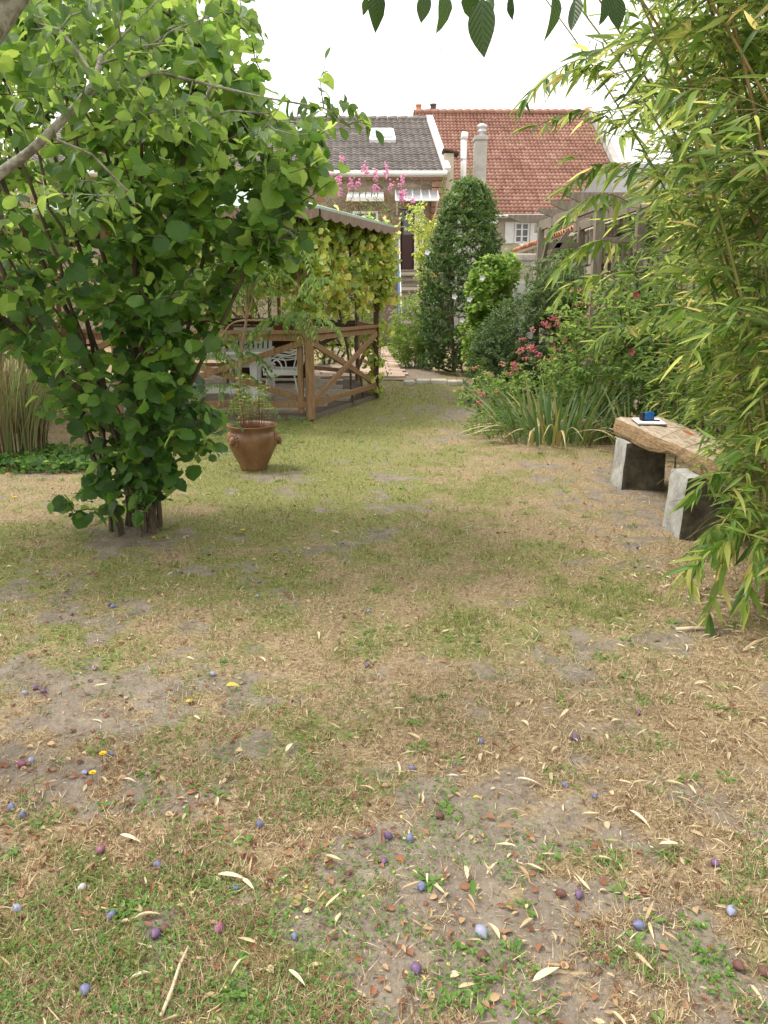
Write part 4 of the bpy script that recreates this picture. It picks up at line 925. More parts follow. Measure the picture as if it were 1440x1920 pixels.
# ================================================================== BENCH
M_conc = rough_mat('stone_block', [(.30, .29, .27), (.48, .47, .44), (.60, .59, .56)], 11, .92, .8, .012)
m_, n, l, b = mat('dirt_and_shade_block')     # light painted in: ends pale as lit, Y faces dark with dirt and shade
tc = n.new('ShaderNodeTexCoord'); sx = n.new('ShaderNodeSeparateXYZ'); geo = n.new('ShaderNodeNewGeometry'); l.new(geo.outputs['Normal'], sx.inputs[0])
nz1 = noise(n, l, 9, 6, .65); pale = ramp(n, [(.3, (.20, .20, .18)), (.5, (.34, .335, .315)), (.7, (.48, .475, .45))]); l.new(nz1.outputs[0], pale.inputs[0])
drt_shade = ramp(n, [(.3, (.035, .03, .02)), (.5, (.085, .075, .05)), (.7, (.16, .14, .10))]); l.new(nz1.outputs[0], drt_shade.inputs[0])
ad = n.new('ShaderNodeMath'); ad.operation = 'MULTIPLY_ADD'; ad.inputs[1].default_value = .5; l.new(nz1.outputs[0], ad.inputs[0]); 
ab_ = n.new('ShaderNodeMath'); ab_.operation = 'ABSOLUTE'; l.new(sx.outputs[1], ab_.inputs[0]); l.new(ab_.outputs[0], ad.inputs[2])
mr = n.new('ShaderNodeMapRange'); mr.inputs[1].default_value = .72; mr.inputs[2].default_value = .9; l.new(ad.outputs[0], mr.inputs[0])
mx = n.new('ShaderNodeMix'); mx.data_type = 'RGBA'; l.new(mr.outputs[0], mx.inputs[0]); l.new(pale.outputs[0], mx.inputs[6]); l.new(drt_shade.outputs[0], mx.inputs[7])
l.new(mx.outputs[2], b.inputs['Base Color']); b.inputs['Roughness'].default_value = .93; nz2 = noise(n, l, 40, 6, .7); bump(n, l, nz2.outputs[0], .8, .012, b)
M_block = m_
be = thing('stone_bench', 'rough timber plank bench resting on two pale stone blocks under the bamboo', 'bench', (2.1, 5.5, 0))
def rough_block(mb, corners_bot, corners_top, n=9, amp=.008, seed=0):
    """a hexahedron subdivided and roughened"""
    cb_, ct = [Vector(c) for c in corners_bot], [Vector(c) for c in corners_top]
    def pt(u, v, w_): 
        f = lambda c: c[0] * (1 - u) * (1 - v) + c[1] * u * (1 - v) + c[2] * u * v + c[3] * (1 - u) * v
        return f(cb_) * (1 - w_) + f(ct) * w_
    faces = [lambda a, b__: (a, b__, 1), lambda a, b__: (b__, a, 0), lambda a, b__: (a, 0, b__), lambda a, b__: (1, a, b__), lambda a, b__: (1 - a, 1, b__), lambda a, b__: (0, 1 - a, b__)]
    idx = {}; V = []; Fc = []
    cen = pt(.5, .5, .5)
    def vid(t):
        key = tuple(round(q, 4) for q in t)
        if key not in idx:
            p = pt(*t); e = sum(1 for q in t if q < .001 or q > .999)
            o = Vector((vnoise(np.array(p.x * 14), np.array(p.z * 14 + p.y * 9), seed), vnoise(np.array(p.y * 14), np.array(p.z * 14), seed + 3), vnoise(np.array(p.x * 14), np.array(p.y * 14), seed + 5))) - Vector((.5, .5, .5))
            p = p + o * amp * 2
            if e >= 2: p = p + (cen - p).normalized() * (.0035 * e)
            idx[key] = len(V); V.append(p)
        return idx[key]
    for f in faces:
        for i in range(n):
            for j in range(n):
                Fc.append((vid(f(i / n, j / n)), vid(f((i + 1) / n, j / n)), vid(f((i + 1) / n, (j + 1) / n)), vid(f(i / n, (j + 1) / n))))
    return mb.add(V, Fc)
for (x0, y0, x1, y1, h, sd_) in ((1.91, 6.04, 2.27, 6.34, .395, 1), (1.90, 4.74, 2.30, 5.06, .41, 7)):
    mb = MB(); rough_block(mb, [(x0, y0, -.03), (x1, y0, -.03), (x1, y1, -.03), (x0, y1, -.03)], [(x0 + .02, y0 + .01, h), (x1 - .01, y0 + .01, h), (x1, y1, h), (x0 + .02, y1 - .01, h)], 10, .0035, sd_)
    mb.build('stone_block', M_block, be)
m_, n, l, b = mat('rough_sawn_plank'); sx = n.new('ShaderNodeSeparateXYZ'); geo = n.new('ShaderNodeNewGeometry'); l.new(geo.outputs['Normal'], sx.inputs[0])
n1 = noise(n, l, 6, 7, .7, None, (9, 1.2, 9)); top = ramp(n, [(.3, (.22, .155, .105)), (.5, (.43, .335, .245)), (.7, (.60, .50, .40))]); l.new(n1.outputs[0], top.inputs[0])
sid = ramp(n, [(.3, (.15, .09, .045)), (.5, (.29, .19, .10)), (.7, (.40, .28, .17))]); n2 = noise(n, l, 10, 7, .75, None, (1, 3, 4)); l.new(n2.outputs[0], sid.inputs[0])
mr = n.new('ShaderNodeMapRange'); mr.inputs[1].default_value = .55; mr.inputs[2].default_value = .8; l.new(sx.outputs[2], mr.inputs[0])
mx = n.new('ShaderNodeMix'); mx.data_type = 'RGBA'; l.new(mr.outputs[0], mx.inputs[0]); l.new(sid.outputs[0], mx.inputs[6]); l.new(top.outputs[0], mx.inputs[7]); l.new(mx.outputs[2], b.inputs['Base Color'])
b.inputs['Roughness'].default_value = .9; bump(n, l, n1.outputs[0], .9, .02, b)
M_plank = m_
mb = MB(); cxs = [(1.945, 6.36), (2.02, 5.95), (1.99, 5.5), (2.0, 5.05), (2.02, 4.72)]
for k in range(1):
    n_ = 26; V = []; Fc = []; cols_ = 9; ring = []
    for i in range(n_ + 1):
        t = i / n_; y = 6.40 - 1.85 * t; xl = 1.935 + .10 * t + .004 * sin(t * 13) ; xr = xl + .40 - .02 * t; th = .155 - .055 * max(0, min(1, (t - .40) * 5)) + .05 * max(0, min(1, (t - .66) * 6)); ztop = .548 + .0 * t + .002 * sin(t * 9); zb = ztop - th
        if abs(t - .12) < .09 or abs(t - .85) < .1: zb = min(zb, .40) if False else max(zb, .395)
        row_ = []
        for j in range(cols_ + 1): row_.append((xl + (xr - xl) * j / cols_, y, ztop + random.uniform(-.005, .004) - (.012 if j in (0, cols_) else 0) - (.01 if j == 5 else 0)))
        row_.append((xr + random.uniform(-.004, .006), y, ztop - th * .5))
        for j in range(cols_ + 1): row_.append((xr - (xr - xl) * j / cols_, y, zb + random.uniform(-.004, .004) + (.014 if j in (0, cols_) else 0)))
        row_.append((xl - .008 + random.uniform(-.007, .005), y, ztop - th * .72)); row_.append((xl - .006 + random.uniform(-.007, .005), y, ztop - th * .3))
        ring.append(len(row_)); V += row_
    m0 = ring[0]
    for i in range(n_):
        for j in range(m0): a = i * m0 + j; b_ = i * m0 + (j + 1) % m0; Fc.append((a, b_, b_ + m0, a + m0))
    Fc.append(tuple(range(m0 - 1, -1, -1))); Fc.append(tuple(range(n_ * m0, (n_ + 1) * m0))); mb.add(V, Fc)
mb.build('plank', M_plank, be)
zt = .553; q = Vector((2.10, 6.07, zt)); 
nb = thing('notebook', 'spiral bound notebook with black edge lying on the far end of the bench', 'notebook', q)
rz = -.12
MB().box((q.x, q.y, zt + .004), (.215, .29, .005), rz=rz).build('back_cover', plain('black_card', (.03, .03, .035), .5), nb); MB().box((q.x, q.y, zt + .0105), (.21, .285, .008), rz=rz).build('pages', plain('paper', (.80, .80, .80), .7, dirt=.04), nb)
sp = MB()
for k in range(26):
    c_ = Vector((cos(rz), sin(rz), 0)); y_ = Vector((-sin(rz), cos(rz), 0)); p = q + c_ * (-.1 + .2 * k / 25) - y_ * .142 + Vector((0, 0, .008)); sp.tube([p + y_ * .006 * cos(a) + Vector((0, 0, .008 * sin(a))) for a in [2 * pi * j / 8 for j in range(9)]], .0013, 4)
sp.build('spiral', M_zinc, nb)
tm = thing('tape_measure', 'blue and black measuring tape case standing on the notebook', 'tape measure', (2.085, 6.05, zt + .0145))
zt2 = zt + .0145; bx, by = 2.085, 6.08
M_bl = plain('blue_plastic', (.02, .13, .42), .3, dirt=.1); M_bk = plain('black_rubber', (.015, .017, .025), .5)
MB().box((bx + .012, by, zt2 + .034), (.088, .05, .066), rz=.1).build('case', M_bl, tm, bevel=.012); MB().box((bx - .036, by, zt2 + .033), (.030, .056, .067), rz=.1).build('rubber_grip', M_bk, tm, bevel=.008)
MB().box((bx + .012, by, zt2 + .004), (.092, .056, .008), rz=.1).build('base', M_bk, tm); MB().box((bx + .072, by - .03, zt2 + .006), (.045, .012, .010), rz=-.5).build('tape_hook', M_bk, tm)
MB().lathe([(.02, 0), (.022, .002), (.001, .003)], (bx + .02, by, zt2 + .067), 16).build('badge', M_bl, tm)
bl_ = thing('fallen_leaf', 'single orange brown curled leaf lying on the middle of the bench plank', 'leaf', (2.2, 5.4, .555))
tv, tt, tu = leaf_tpl(.5, 6, .5, .5, -.3, serr=.1); M_or = leaf_mat('orange_leaf', [(.50, .15, .04), (.62, .24, .08)], (.6, .2, .05), .2)
ol = place_obj('leaf', tri_mesh('leaf', tv * .085, tt, M_or, np.full(len(tv), .5), tu), bl_); tv = None; ol.location = (0, 0, .008); ol.rotation_euler = (.1, .1, 1.2)
# ================================================================== PERGOLA, GARDEN WALL, PILLAR
pg = thing('pergola', 'weathered grey timber pergola with pointed rafter ends beside the garden wall', 'pergola', (2.75, 11, 0))
PH = 2.62
for (x, y, wd_) in ((2.50, 13.0, .095), (2.63, 10.0, .11), (3.14, 13.0, .095), (3.14, 10.0, .11)): MB().box((x, y, PH / 2 - .02), (wd_, wd_, PH)).build('post', M_grey, pg, bevel=.006)
MB().bar((2.50, 13.45, PH + .0), (2.65, 9.6, PH + .0), .05, .14).build('beam', M_grey, pg, bevel=.005); MB().bar((3.14, 13.45, PH), (3.14, 9.6, PH), .05, .14).build('beam', M_grey, pg, bevel=.005)
for y in (13.2, 12.3, 11.4, 10.5):
    x0 = 2.0 if y > 13 else 2.3; mb = MB(); z0, z1 = PH + .06, PH + .18
    V = [(x0, y - .025, z1), (x0, y - .025, z1 - .035), (x0 + .2, y - .025, z0), (3.55, y - .025, z0), (3.6, y - .025, z1)]
    V += [(a, b_ + .05, c) for a, b_, c in V]
    mb.add(V, [(0, 1, 2, 3, 4), (9, 8, 7, 6, 5)] + [(i, i + 5, (i + 1) % 5 + 5, (i + 1) % 5) for i in range(5)]).build('rafter', M_grey, pg)
MB().bar((2.52, 12.9, 1.95), (2.52, 12.35, PH - .07), .05, .07).build('brace', M_grey, pg); MB().bar((2.56, 13.0, 2.0), (2.95, 13.0, PH - .07), .05, .07).build('brace', M_grey, pg)
MB().bar((2.55, 13.0, 2.32), (3.10, 13.0, 2.32), .05, .08).build('rail', M_grey, pg)
for z in (2.2, 1.95): MB().bar((2.69, 10.0, z), (3.08, 10.0, z), .05, .06).build('rail', M_grey, pg)
tr = thing('trellis', 'weathered lattice trellis at the near end of the grey pergola', 'trellis', (2.9, 10.1, 0))
for k in range(5): MB().box((2.73 + .08 * k, 10.07, 1.05), (.035, .03, 2.1)).build('slat', M_grey, tr)
for k in range(5): MB().box((2.89, 10.10, .35 + .42 * k), (.42, .03, .035)).build('slat', M_grey, tr)
# garden wall in coursed rubble: each stone a part
gw = thing('garden_wall', 'old rubble stone garden wall with tiled coping behind the bamboo and pergola', 'wall', (3.5, 11, 0))
MB().box((3.62, 11.6, 1.29), (.30, 17.8, 2.62)).build('mortar_core', rough_mat('lime_mortar', [(.20, .17, .13), (.30, .26, .21), (.38, .34, .28)], 10, .95, .7), gw)
STM = [rough_mat('wall_stone', [tuple(v * q for v in c) for c in ((.17, .14, .11), (.30, .26, .21), (.42, .38, .32))], 7, .92, .7, .008, vary=.25) for q in (1.0,)]
stm = []
for k in range(7):
    mb = MB(); rough_block(mb, [(-.5, -.5, -.5), (.5, -.5, -.5), (.5, .5, -.5), (-.5, .5, -.5)], [(-.5, -.5, .5), (.5, -.5, .5), (.5, .5, .5), (-.5, .5, .5)], 2, .09, 10 + k); stm.append(mb.mesh('stone', STM[0]))
stones = []; z = .02; rr_ = 0
while z < 2.5:
    h = [.16, .21, .14, .24, .18][rr_ % 5]; y = 2.9 + .1 * (rr_ % 3)
    while y < 20.3:
        ln = random.uniform(.2, .46); stones.append((y, z, ln, h)); y += ln
    z += h; rr_ += 1
stones.sort(key=lambda s_: (s_[0] + s_[2] / 2 - 8) ** 2 + (0 if s_[1] > .3 else 30))
for i, (y, z, ln, h) in enumerate(stones[:300]):
    o = bpy.data.objects.new('stone', stm[i % 7]); COL.objects.link(o); o.parent = gw; o.location = (3.46 - 3.5 + random.uniform(-.01, .01), y + ln / 2 - 11, z + h / 2); o.scale = (.07, ln - .03, h - .03)
if len(stones) > 300:
    mb = MB()
    for (y, z, ln, h) in stones[300:]: mb.box((3.46 + random.uniform(-.01, .01), y + ln / 2, z + h / 2), (.06, ln - .03, h - .03), rx=random.uniform(-.03, .03))
    mb.build('stones', STM[0], gw)['kind'] = 'stuff'
ctm = []
mb = MB()
for k in range(2):
    pass
V = []; Fc = []
for i in range(9):
    a = pi * i / 8
    for y_, s_ in ((0, 1.0), (.24, .86)): V += [(0, 0, 0)] and [(y_ - .12, cos(a) * .085 * s_, sin(a) * .07 * s_)]
for i in range(8): k = 2 * i; Fc.append((k, k + 2, k + 3, k + 1))
V2 = [(x, y * .82, z * .8 - .004) for x, y, z in V]; Fc += [(a + 18, d + 18, c_ + 18, b_ + 18) for a, b_, c_, d in Fc[:8]]; Fc += [(0 + 2 * i, 18 + 2 * i, 20 + 2 * i, 2 + 2 * i) for i in range(8)]
tile_me = MB().add(V + V2, Fc).mesh('coping_tile', M_terra, True)
for i in range(76):
    for c_ in range(2):
        o = bpy.data.objects.new('coping_tile', tile_me); COL.objects.link(o); o.parent = gw
        o.location = (-.19 + .20 * c_ + .02, 5.6 + i * .195 - 11 + random.uniform(-.008, .008) if False else 20.4 - i * .195 - 11, 2.66 + .055 * c_ + random.uniform(-.006, .006)); o.rotation_euler = (random.uniform(-.04, .04), -.28, random.uniform(-.05, .05))
pl = thing('gate_pillar', 'square white rendered gate pillar with a flat cap beside the bay tree', 'pillar', (2.95, 17, 0))
MB().box((2.95, 17, 1.08), (.34, .34, 2.16)).build('shaft', M_rend, pl, bevel=.01); MB().box((2.95, 17, 2.33), (.44, .44, .14)).build('cap', M_stonep, pl, bevel=.02); MB().box((2.95, 17, 2.21), (.38, .38, .10)).build('neck', M_stonep, pl)
MB().box((2.92, 16.75, .92), (.5, .16, 1.84)).build('painted_pier', M_white, pl, bevel=.01)
# ================================================================== LEAVES
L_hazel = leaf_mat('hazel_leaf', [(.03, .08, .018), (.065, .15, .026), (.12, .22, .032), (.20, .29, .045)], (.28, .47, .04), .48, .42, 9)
L_plum = leaf_mat('plum_leaf', [(.035, .085, .022), (.06, .12, .028), (.10, .17, .035)], (.20, .36, .04), .42, .40, 8)
L_bamb = leaf_mat('bamboo_leaf', [(.04, .09, .016), (.085, .17, .026), (.15, .25, .04), (.30, .36, .08), (.50, .42, .18)], (.38, .54, .06), .44, .42, 0)
L_vine = leaf_mat('vine_leaf', [(.11, .20, .035), (.22, .34, .05), (.36, .45, .08), (.56, .55, .11), (.50, .33, .09)], (.58, .68, .10), .5, .5, 5)
L_lime = leaf_mat('bright_leaf', [(.08, .18, .025), (.14, .27, .035), (.26, .36, .05)], (.30, .50, .05), .40, .45, 5)
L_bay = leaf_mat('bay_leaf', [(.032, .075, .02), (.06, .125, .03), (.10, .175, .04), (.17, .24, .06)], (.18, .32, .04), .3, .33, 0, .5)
L_dark = leaf_mat('fine_dark_leaf', [(.04, .08, .03), (.075, .13, .045), (.12, .18, .06), (.18, .23, .10)], (.16, .28, .06), .32, .5, 0)
L_mid = leaf_mat('mid_leaf', [(.05, .11, .025), (.095, .185, .038), (.17, .27, .055)], (.26, .44, .05), .35, .5, 5)
L_back = leaf_mat('background_leaf', [(.06, .12, .02), (.12, .19, .03), (.22, .28, .045), (.33, .34, .06)], (.34, .46, .06), .45, .5, 0)
L_iris = leaf_mat('iris_leaf', [(.07, .14, .06), (.11, .20, .075), (.17, .25, .08), (.42, .38, .14), (.40, .26, .12)], (.15, .28, .06), .25, .4, 0)
L_hang = leaf_mat('hanging_leaf', [(.02, .045, .015), (.035, .07, .02), (.05, .09, .025)], (.07, .14, .02), .3, .4, 8)
T_hazel = [leaf_tpl(.88, 9, .52, .10, .28, serr=.07, tip=.75, blunt=.45, wob=.03), leaf_tpl(.80, 9, .55, .18, .42, serr=.07, tip=.8, blunt=.5, wob=.05, twist=.2), leaf_tpl(.95, 9, .5, .05, .18, serr=.06, tip=.7, blunt=.4, wob=.04, twist=-.2)]
T_plum = [leaf_tpl(.52, 8, .48, .16, .30, serr=.03, wob=.03), leaf_tpl(.46, 8, .5, .3, .5, serr=.03, twist=.4), leaf_tpl(.56, 8, .45, .08, .15, twist=-.3)]
T_bamb = [leaf_tpl(.145, 6, .3, .25, .2, tip=.9), leaf_tpl(.16, 6, .32, .12, .4, tip=.9, twist=.4), leaf_tpl(.14, 6, .3, .4, .05, tip=.9, twist=-.4)]
T_vine = [lobed_tpl(5, .32, 20, .25, 1), lobed_tpl(5, .25, 20, .5, 2), lobed_tpl(3, .25, 18, .1, 3)]
T_oval = [leaf_tpl(.5, 4, .45, .2, .2), leaf_tpl(.42, 4, .5, .3, .4, twist=.3)]
T_lance = [leaf_tpl(.30, 4, .42, .25, .2), leaf_tpl(.26, 4, .45, .3, .4, twist=.3)]
T_tiny = [leaf_tpl(.5, 2, .5, .2, .2), leaf_tpl(.42, 2, .5, .3, .3)]

def plant(name, label, cat, base, stems, attr, tpl, lm, per, length, size, rt=.0018, rmax=.02, bark=None, nind=0, group=None, lname='leaf', vbase=.5, vspread=.24, vfun=None, seg=.14, reject=None, root=None, **kw):
    t = root or thing(name, label, cat, base, group)
    P, par, tips = grow(stems, attr, seg)
    twig_mesh(P, par, tips, rt, rmax, bark or M_bark, 'branches', t)
    pos, Rm, Sc = twig_leaves(P, par, tips, per, length, size, **kw)
    if reject is not None: k = ~reject(pos); pos, Rm, Sc = pos[k], Rm[k], Sc[k]
    v = mixv(len(pos), vbase, vspread)
    if vfun is not None: v = np.clip(v + vfun(pos), 0, .999)
    split_leaves(t, lname, tpl, pos, Rm, Sc, v, lm, nind)
    return t
# ---- the hazel: a dozen and a half stems from one stool
HX, HY = gnd(245, 1005).x, gnd(245, 1005).y + .12
hst = []
tips_ = [(-2.9, 4.6, 2.9), (-3.0, 5.2, 3.3), (-2.9, 4.3, 3.4), (-2.6, 5.1, 3.6), (-2.3, 4.2, 3.5), (-2.15, 5.0, 3.9), (-1.8, 4.5, 3.6), (-1.6, 5.2, 3.5), (-1.3, 4.5, 3.2), (-1.0, 4.9, 2.9), (-.75, 4.6, 2.5), (-.5, 5.0, 2.2), (-2.9, 4.0, 2.3), (-1.2, 4.1, 2.5), (-2.8, 4.9, 2.5), (-1.9, 5.5, 3.0), (-.6, 4.5, 1.9)]
for k, tp_ in enumerate(tips_):
    a = random.uniform(0, 2 * pi); b0 = Vector((HX + .14 * cos(a), HY + .12 * sin(a), -.02)); e = Vector(tp_); q = []
    for j in range(9):
        t = j / 8; h = t ** 1.45; q.append((b0.x + (e.x - b0.x) * h + .03 * sin(t * 7 + k), b0.y + (e.y - b0.y) * h + .03 * cos(t * 6 + k), e.z * t ** .93))
    hst.append(q)
att = np.concatenate([ell(820, (-1.95, 4.75, 2.15), (1.8, 1.1, 1.5), .35), ell(115, (-1.75, 4.7, 1.15), (1.05, .8, .75), .2), ell(100, (-1.6, 4.72, .42), (.72, .5, .4), .3),
                      ell(260, (-.95, 4.75, 2.1), (.95, .7, .8), .2), ell(110, (-1.15, 4.65, 1.0), (.42, .4, .45), .2), ell(240, (-1.6, 5.2, 3.2), (1.4, .8, .8), .2)])
x_, y_, _ = proj(att)
hz_poly = [(-900, -900), (520, -900), (455, -50), (470, 60), (500, 160), (590, 235), (640, 330), (570, 400), (600, 450), (530, 490), (430, 530), (400, 620), (330, 700), (415, 780), (395, 840), (340, 900), (300, 960), (130, 985), (80, 960), (180, 880), (150, 800), (60, 800), (70, 690), (0, 640), (-900, 600)]
keep = inpoly(x_, y_, hz_poly) & (att[:, 2] > .15) & ~((att[:, 2] < 1.1) & (att[:, 0] < -2.5)); att = att[keep]
def vh(p): return .17 * (p[:, 2] - 1.5) + .25 * (fbm(p[:, 0] + p[:, 1], p[:, 2], 2.0, 2, 5) - .5)  # leaves tinted paler with height, brightness of the lit crown put into colour
def hz_rej(p):
    x, y, d = proj(p); q = [(x0 + (25 if x0 > 300 else 0), y0) for x0, y0 in hz_poly]; return ~inpoly(x, y, q)
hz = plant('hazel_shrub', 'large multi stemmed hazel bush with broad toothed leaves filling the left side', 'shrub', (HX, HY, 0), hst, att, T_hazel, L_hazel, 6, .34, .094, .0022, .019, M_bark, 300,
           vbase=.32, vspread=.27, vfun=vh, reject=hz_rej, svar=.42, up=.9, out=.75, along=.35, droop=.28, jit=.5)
# ---- the plum: lichened trunk leaning over from the left, its bough across the corner, its twigs above the camera
pm = thing('plum_tree', 'leaning plum tree with lichen covered trunk and bough crossing the upper left corner', 'tree', (-1.8, 2.25, 0))
trk = [(-1.95, 2.25, -.05), (-1.86, 2.32, .6), (-1.68, 2.42, 1.3), (-1.45, 2.50, 1.85), (-1.27, 2.56, 2.2), (-1.10, 2.63, 2.45), (-.8, 2.7, 2.9), (-.4, 2.6, 3.3)]
MB().tube(smooth(trk), [.12 - .06 * k / 42 for k in range(43)], 14).build('trunk', M_lichen, pm, True)
lmb = smooth([(-1.56, 2.46, 1.62), (-1.45, 2.62, 1.72), at(0, 325, 2.75), at(55, 285, 2.78), at(110, 232, 2.8), at(150, 190, 2.84), at(178, 150, 2.9), at(190, 105, 2.95)])
MB().tube(lmb, [.019 - .009 * k / (len(lmb) - 1) for k in range(len(lmb))], 10).build('bough', M_lichen, pm, True)
sub = [[at(190, 105, 2.95), at(215, 70, 3.0), at(250, 40, 3.05), at(300, 5, 3.1), at(350, -40, 3.2)], [at(178, 145, 2.9), at(150, 100, 2.95), at(110, 60, 3.0), at(60, 40, 3.1)],
       [at(185, 120, 2.92), at(250, 95, 3.0), at(330, 60, 3.1), at(420, 30, 3.2)], [at(150, 190, 2.84), at(210, 175, 2.95), at(300, 150, 3.1), at(400, 160, 3.2), at(500, 178, 3.3), at(590, 200, 3.35)],
       [at(60, 280, 2.78), at(40, 200, 2.85), at(10, 140, 2.95)], [at(90, 255, 2.8), at(170, 300, 2.85), at(230, 360, 2.9)]]
sub = [[tuple(q) for q in s_] for s_ in sub]
att = []
for pxl, k in (([(0, 0), (430, 0), (400, 160), (190, 190), (60, 260), (0, 300)], 60), ([(200, 150), (590, 190), (640, 215), (560, 270), (240, 260)], 30), ([(100, 270), (300, 380), (250, 430), (60, 360)], 12)):
    c_ = 0
    while c_ < k:
        x, y = random.uniform(-20, 660), random.uniform(-60, 450)
        if inpoly(np.array([x]), np.array([float(max(1, y))]), pxl)[0]: att.append(tuple(at(x, y, random.uniform(2.75, 3.35)))); c_ += 1
for x, y in ((600, 150), (610, 110), (470, 40), (500, 70), (485, 55), (700, 250), (680, 225), (650, 195), (690, 240), (640, 240), (620, 210), (440, 20), (560, 200)): att.append(tuple(at(x, y, 3.3)))
plant('', '', '', None, sub, att, T_plum, L_plum, 5, .22, .068, .0014, .0065, M_lichen, 300, root=pm, vbase=.5, vspread=.25, up=.8, out=.6, along=.45, droop=.45, jit=.45)
# twigs hanging over the camera: only their tips reach into the top of the picture
ob = thing('overhanging_twig', 'dark plum twig with hanging oval leaves dangling into the top of the view', 'branch', (.1, 1.35, 2.1))
tw = MB(); tw.tube(smooth([(-.5, 1.9, 2.55), (-.15, 1.45, 2.13), (.1, 1.36, 2.075), (.3, 1.33, 2.085), (.5, 1.3, 2.13), (.8, 1.25, 2.3)]), .004, 6); tw.build('twig', M_bark, ob, True)
hang = [(686, 8, 25), (712, 12, 55), (800, 8, 40), (832, 14, 60), (880, 5, 60), (903, 40, 80), (962, 8, 35), (1035, 22, 62), (1078, 25, 55), (1140, 5, 50), (920, 2, 30), (1155, 18, 45)]
pp_, DD, SS = [], [], []
for x, y, ln in hang:
    Y = random.uniform(1.28, 1.42); top = at(x, y - ln * .54, Y); s_ = ln / F * Y * 1.12; pp_.append(tuple(top)); DD.append((random.uniform(-.25, .25), random.uniform(-.3, .3), -1)); SS.append(s_)
    tw2 = MB(); tw2.tube([tuple(top), (top.x + .005, top.y, top.z + .03), (top.x + .01, 1.34, max(top.z + .04, 2.09))], .0015, 4); tw2.build('stalk', M_bark, ob)
leaf_objects(ob, 'leaf', T_plum, np.array(pp_), frames(np.array(DD), RNG.normal(0, 1, (len(pp_), 3)) * [.5, 1, .1] + [0, -1, 0]), np.array(SS), mixv(len(pp_), .3, .3), L_hang)
# ---- bamboo
def bamboo(name, label, spots, hr, lean, nind, group=None, dens=1.0, edge=None, lsize=.130, near=None):
    bxy = np.mean(np.array(spots), 0); t = thing(name, label, 'bamboo', (bxy[0], bxy[1], 0), group)
    cul = MB(); cold = MB(); brn = []; LP, LD, LN, LS = [], [], [], []
    for ci, (x0, y0) in enumerate(spots):
        H = random.uniform(*hr); az = random.gauss(lean[0], .55); lm_ = random.uniform(.2, 1.0) * lean[1]; pts = []; n_ = 16
        for j in range(n_ + 1):
            s_ = j / n_; off = lm_ * s_ ** 1.75; pts.append(Vector((x0 + cos(az) * off + .02 * sin(s_ * 5 + ci), y0 + sin(az) * off, H * s_ * (1 - .06 * s_ * s_))))
        r0 = random.uniform(.008, .015)
        (cold if ci % 3 == 0 else cul).tube(pts, [r0 * (1 - .75 * j / n_) for j in range(n_ + 1)], 7)
        nn_ = int(H / .19)
        for j in range(1, nn_):
            s_ = j / nn_
            if s_ * H < .25: continue
            f = s_ * n_; i0 = min(n_ - 1, int(f)); p = pts[i0].lerp(pts[i0 + 1], f - i0)
            if random.random() > dens: continue
            for q in range(random.choice((1, 1, 2, 2))):
                a = random.gauss(pi, 1.5); L_ = random.uniform(.22, .65) * (1.15 - .5 * s_); up = random.uniform(.2, .9); dr_ = random.uniform(.25, .8)
                bp = [p + Vector((cos(a) * L_ * u, sin(a) * L_ * u, L_ * (up * u - dr_ * u * u))) for u in (0, .3, .6, .85, 1)]
                keepb = False
                for u in (1, 2, 3, 4):
                    for w_ in range(2 if u < 4 else 1):
                        a2 = a + random.uniform(-1.2, 1.2); l2 = random.uniform(.05, .14)
                        tp_ = bp[u] + Vector((cos(a2) * l2, sin(a2) * l2, random.uniform(-.06, .05)))
                        if edge is not None and edge(tp_): continue
                        keepb = True; brn.append((bp[u], tp_))
                        for z_ in range(random.choice((2, 2, 3, 4))):
                            a3 = a2 + random.uniform(-.9, .9); LP.append(tp_ - (tp_ - bp[u]) * random.uniform(0, .7)); LD.append((cos(a3), sin(a3), random.uniform(-.95, .45))); LS.append(lsize * random.uniform(.6, 1.25))
                if keepb: brn += list(zip(bp[:-1], bp[1:]))
    cul.build('culms', M_culm, t, True)['kind'] = 'stuff'; cold.build('old_culms', M_culmo, t, True)['kind'] = 'stuff'
    a_ = np.array([tuple(a) for a, b_ in brn]); b_ = np.array([tuple(b_) for a, b_ in brn]); Pn = np.concatenate([a_, b_]); par = np.concatenate([np.full(len(a_), -1), np.arange(len(a_))])
    twig_mesh(Pn, par, np.arange(len(a_), 2 * len(a_)), .0014, .002, M_gtwig, 'twigs', t, 0, 3)['kind'] = 'stuff'
    LP = np.array([tuple(p) for p in LP]); LD = np.array(LD); k = len(LP)
    if near is not None:
        LP = np.concatenate([LP, near[0]]); LD = np.concatenate([LD, near[1]]); LS = LS + list(near[2]); k = len(LP)
    N = RNG.normal(0, .6, (k, 3)) + [0, 0, 1]
    v = np.clip(RNG.normal(.36, .23, k) + .15 * (fbm(LP[:, 0] * 2, LP[:, 2] * 2, 1.5, 2, 8) - .5), 0, .999); v[RNG.uniform(0, 1, k) < .02] = .97
    split_leaves(t, 'leaf', T_bamb, LP, frames(LD, N), np.array(LS), v, L_bamb, nind)
    return t
M_culm = rough_mat('green_culm', [(.10, .13, .03), (.18, .19, .05), (.26, .23, .08)], 9, .45, .2, .003); M_culmo = rough_mat('old_culm', [(.10, .065, .03), (.22, .15, .06), (.34, .26, .12)], 9, .5, .2, .003)
EDG = [(-600, 1020), (0, 1130), (60, 1110), (120, 1070), (200, 1065), (260, 1110), (330, 1130), (400, 1080), (520, 1075), (560, 1120), (620, 1170), (700, 1215), (770, 1308), (860, 1345), (950, 1335), (1050, 1290), (1120, 1310), (1190, 1330), (1230, 1500), (3000, 1500)]
ey = [e[0] for e in EDG]; ex = [e[1] for e in EDG]
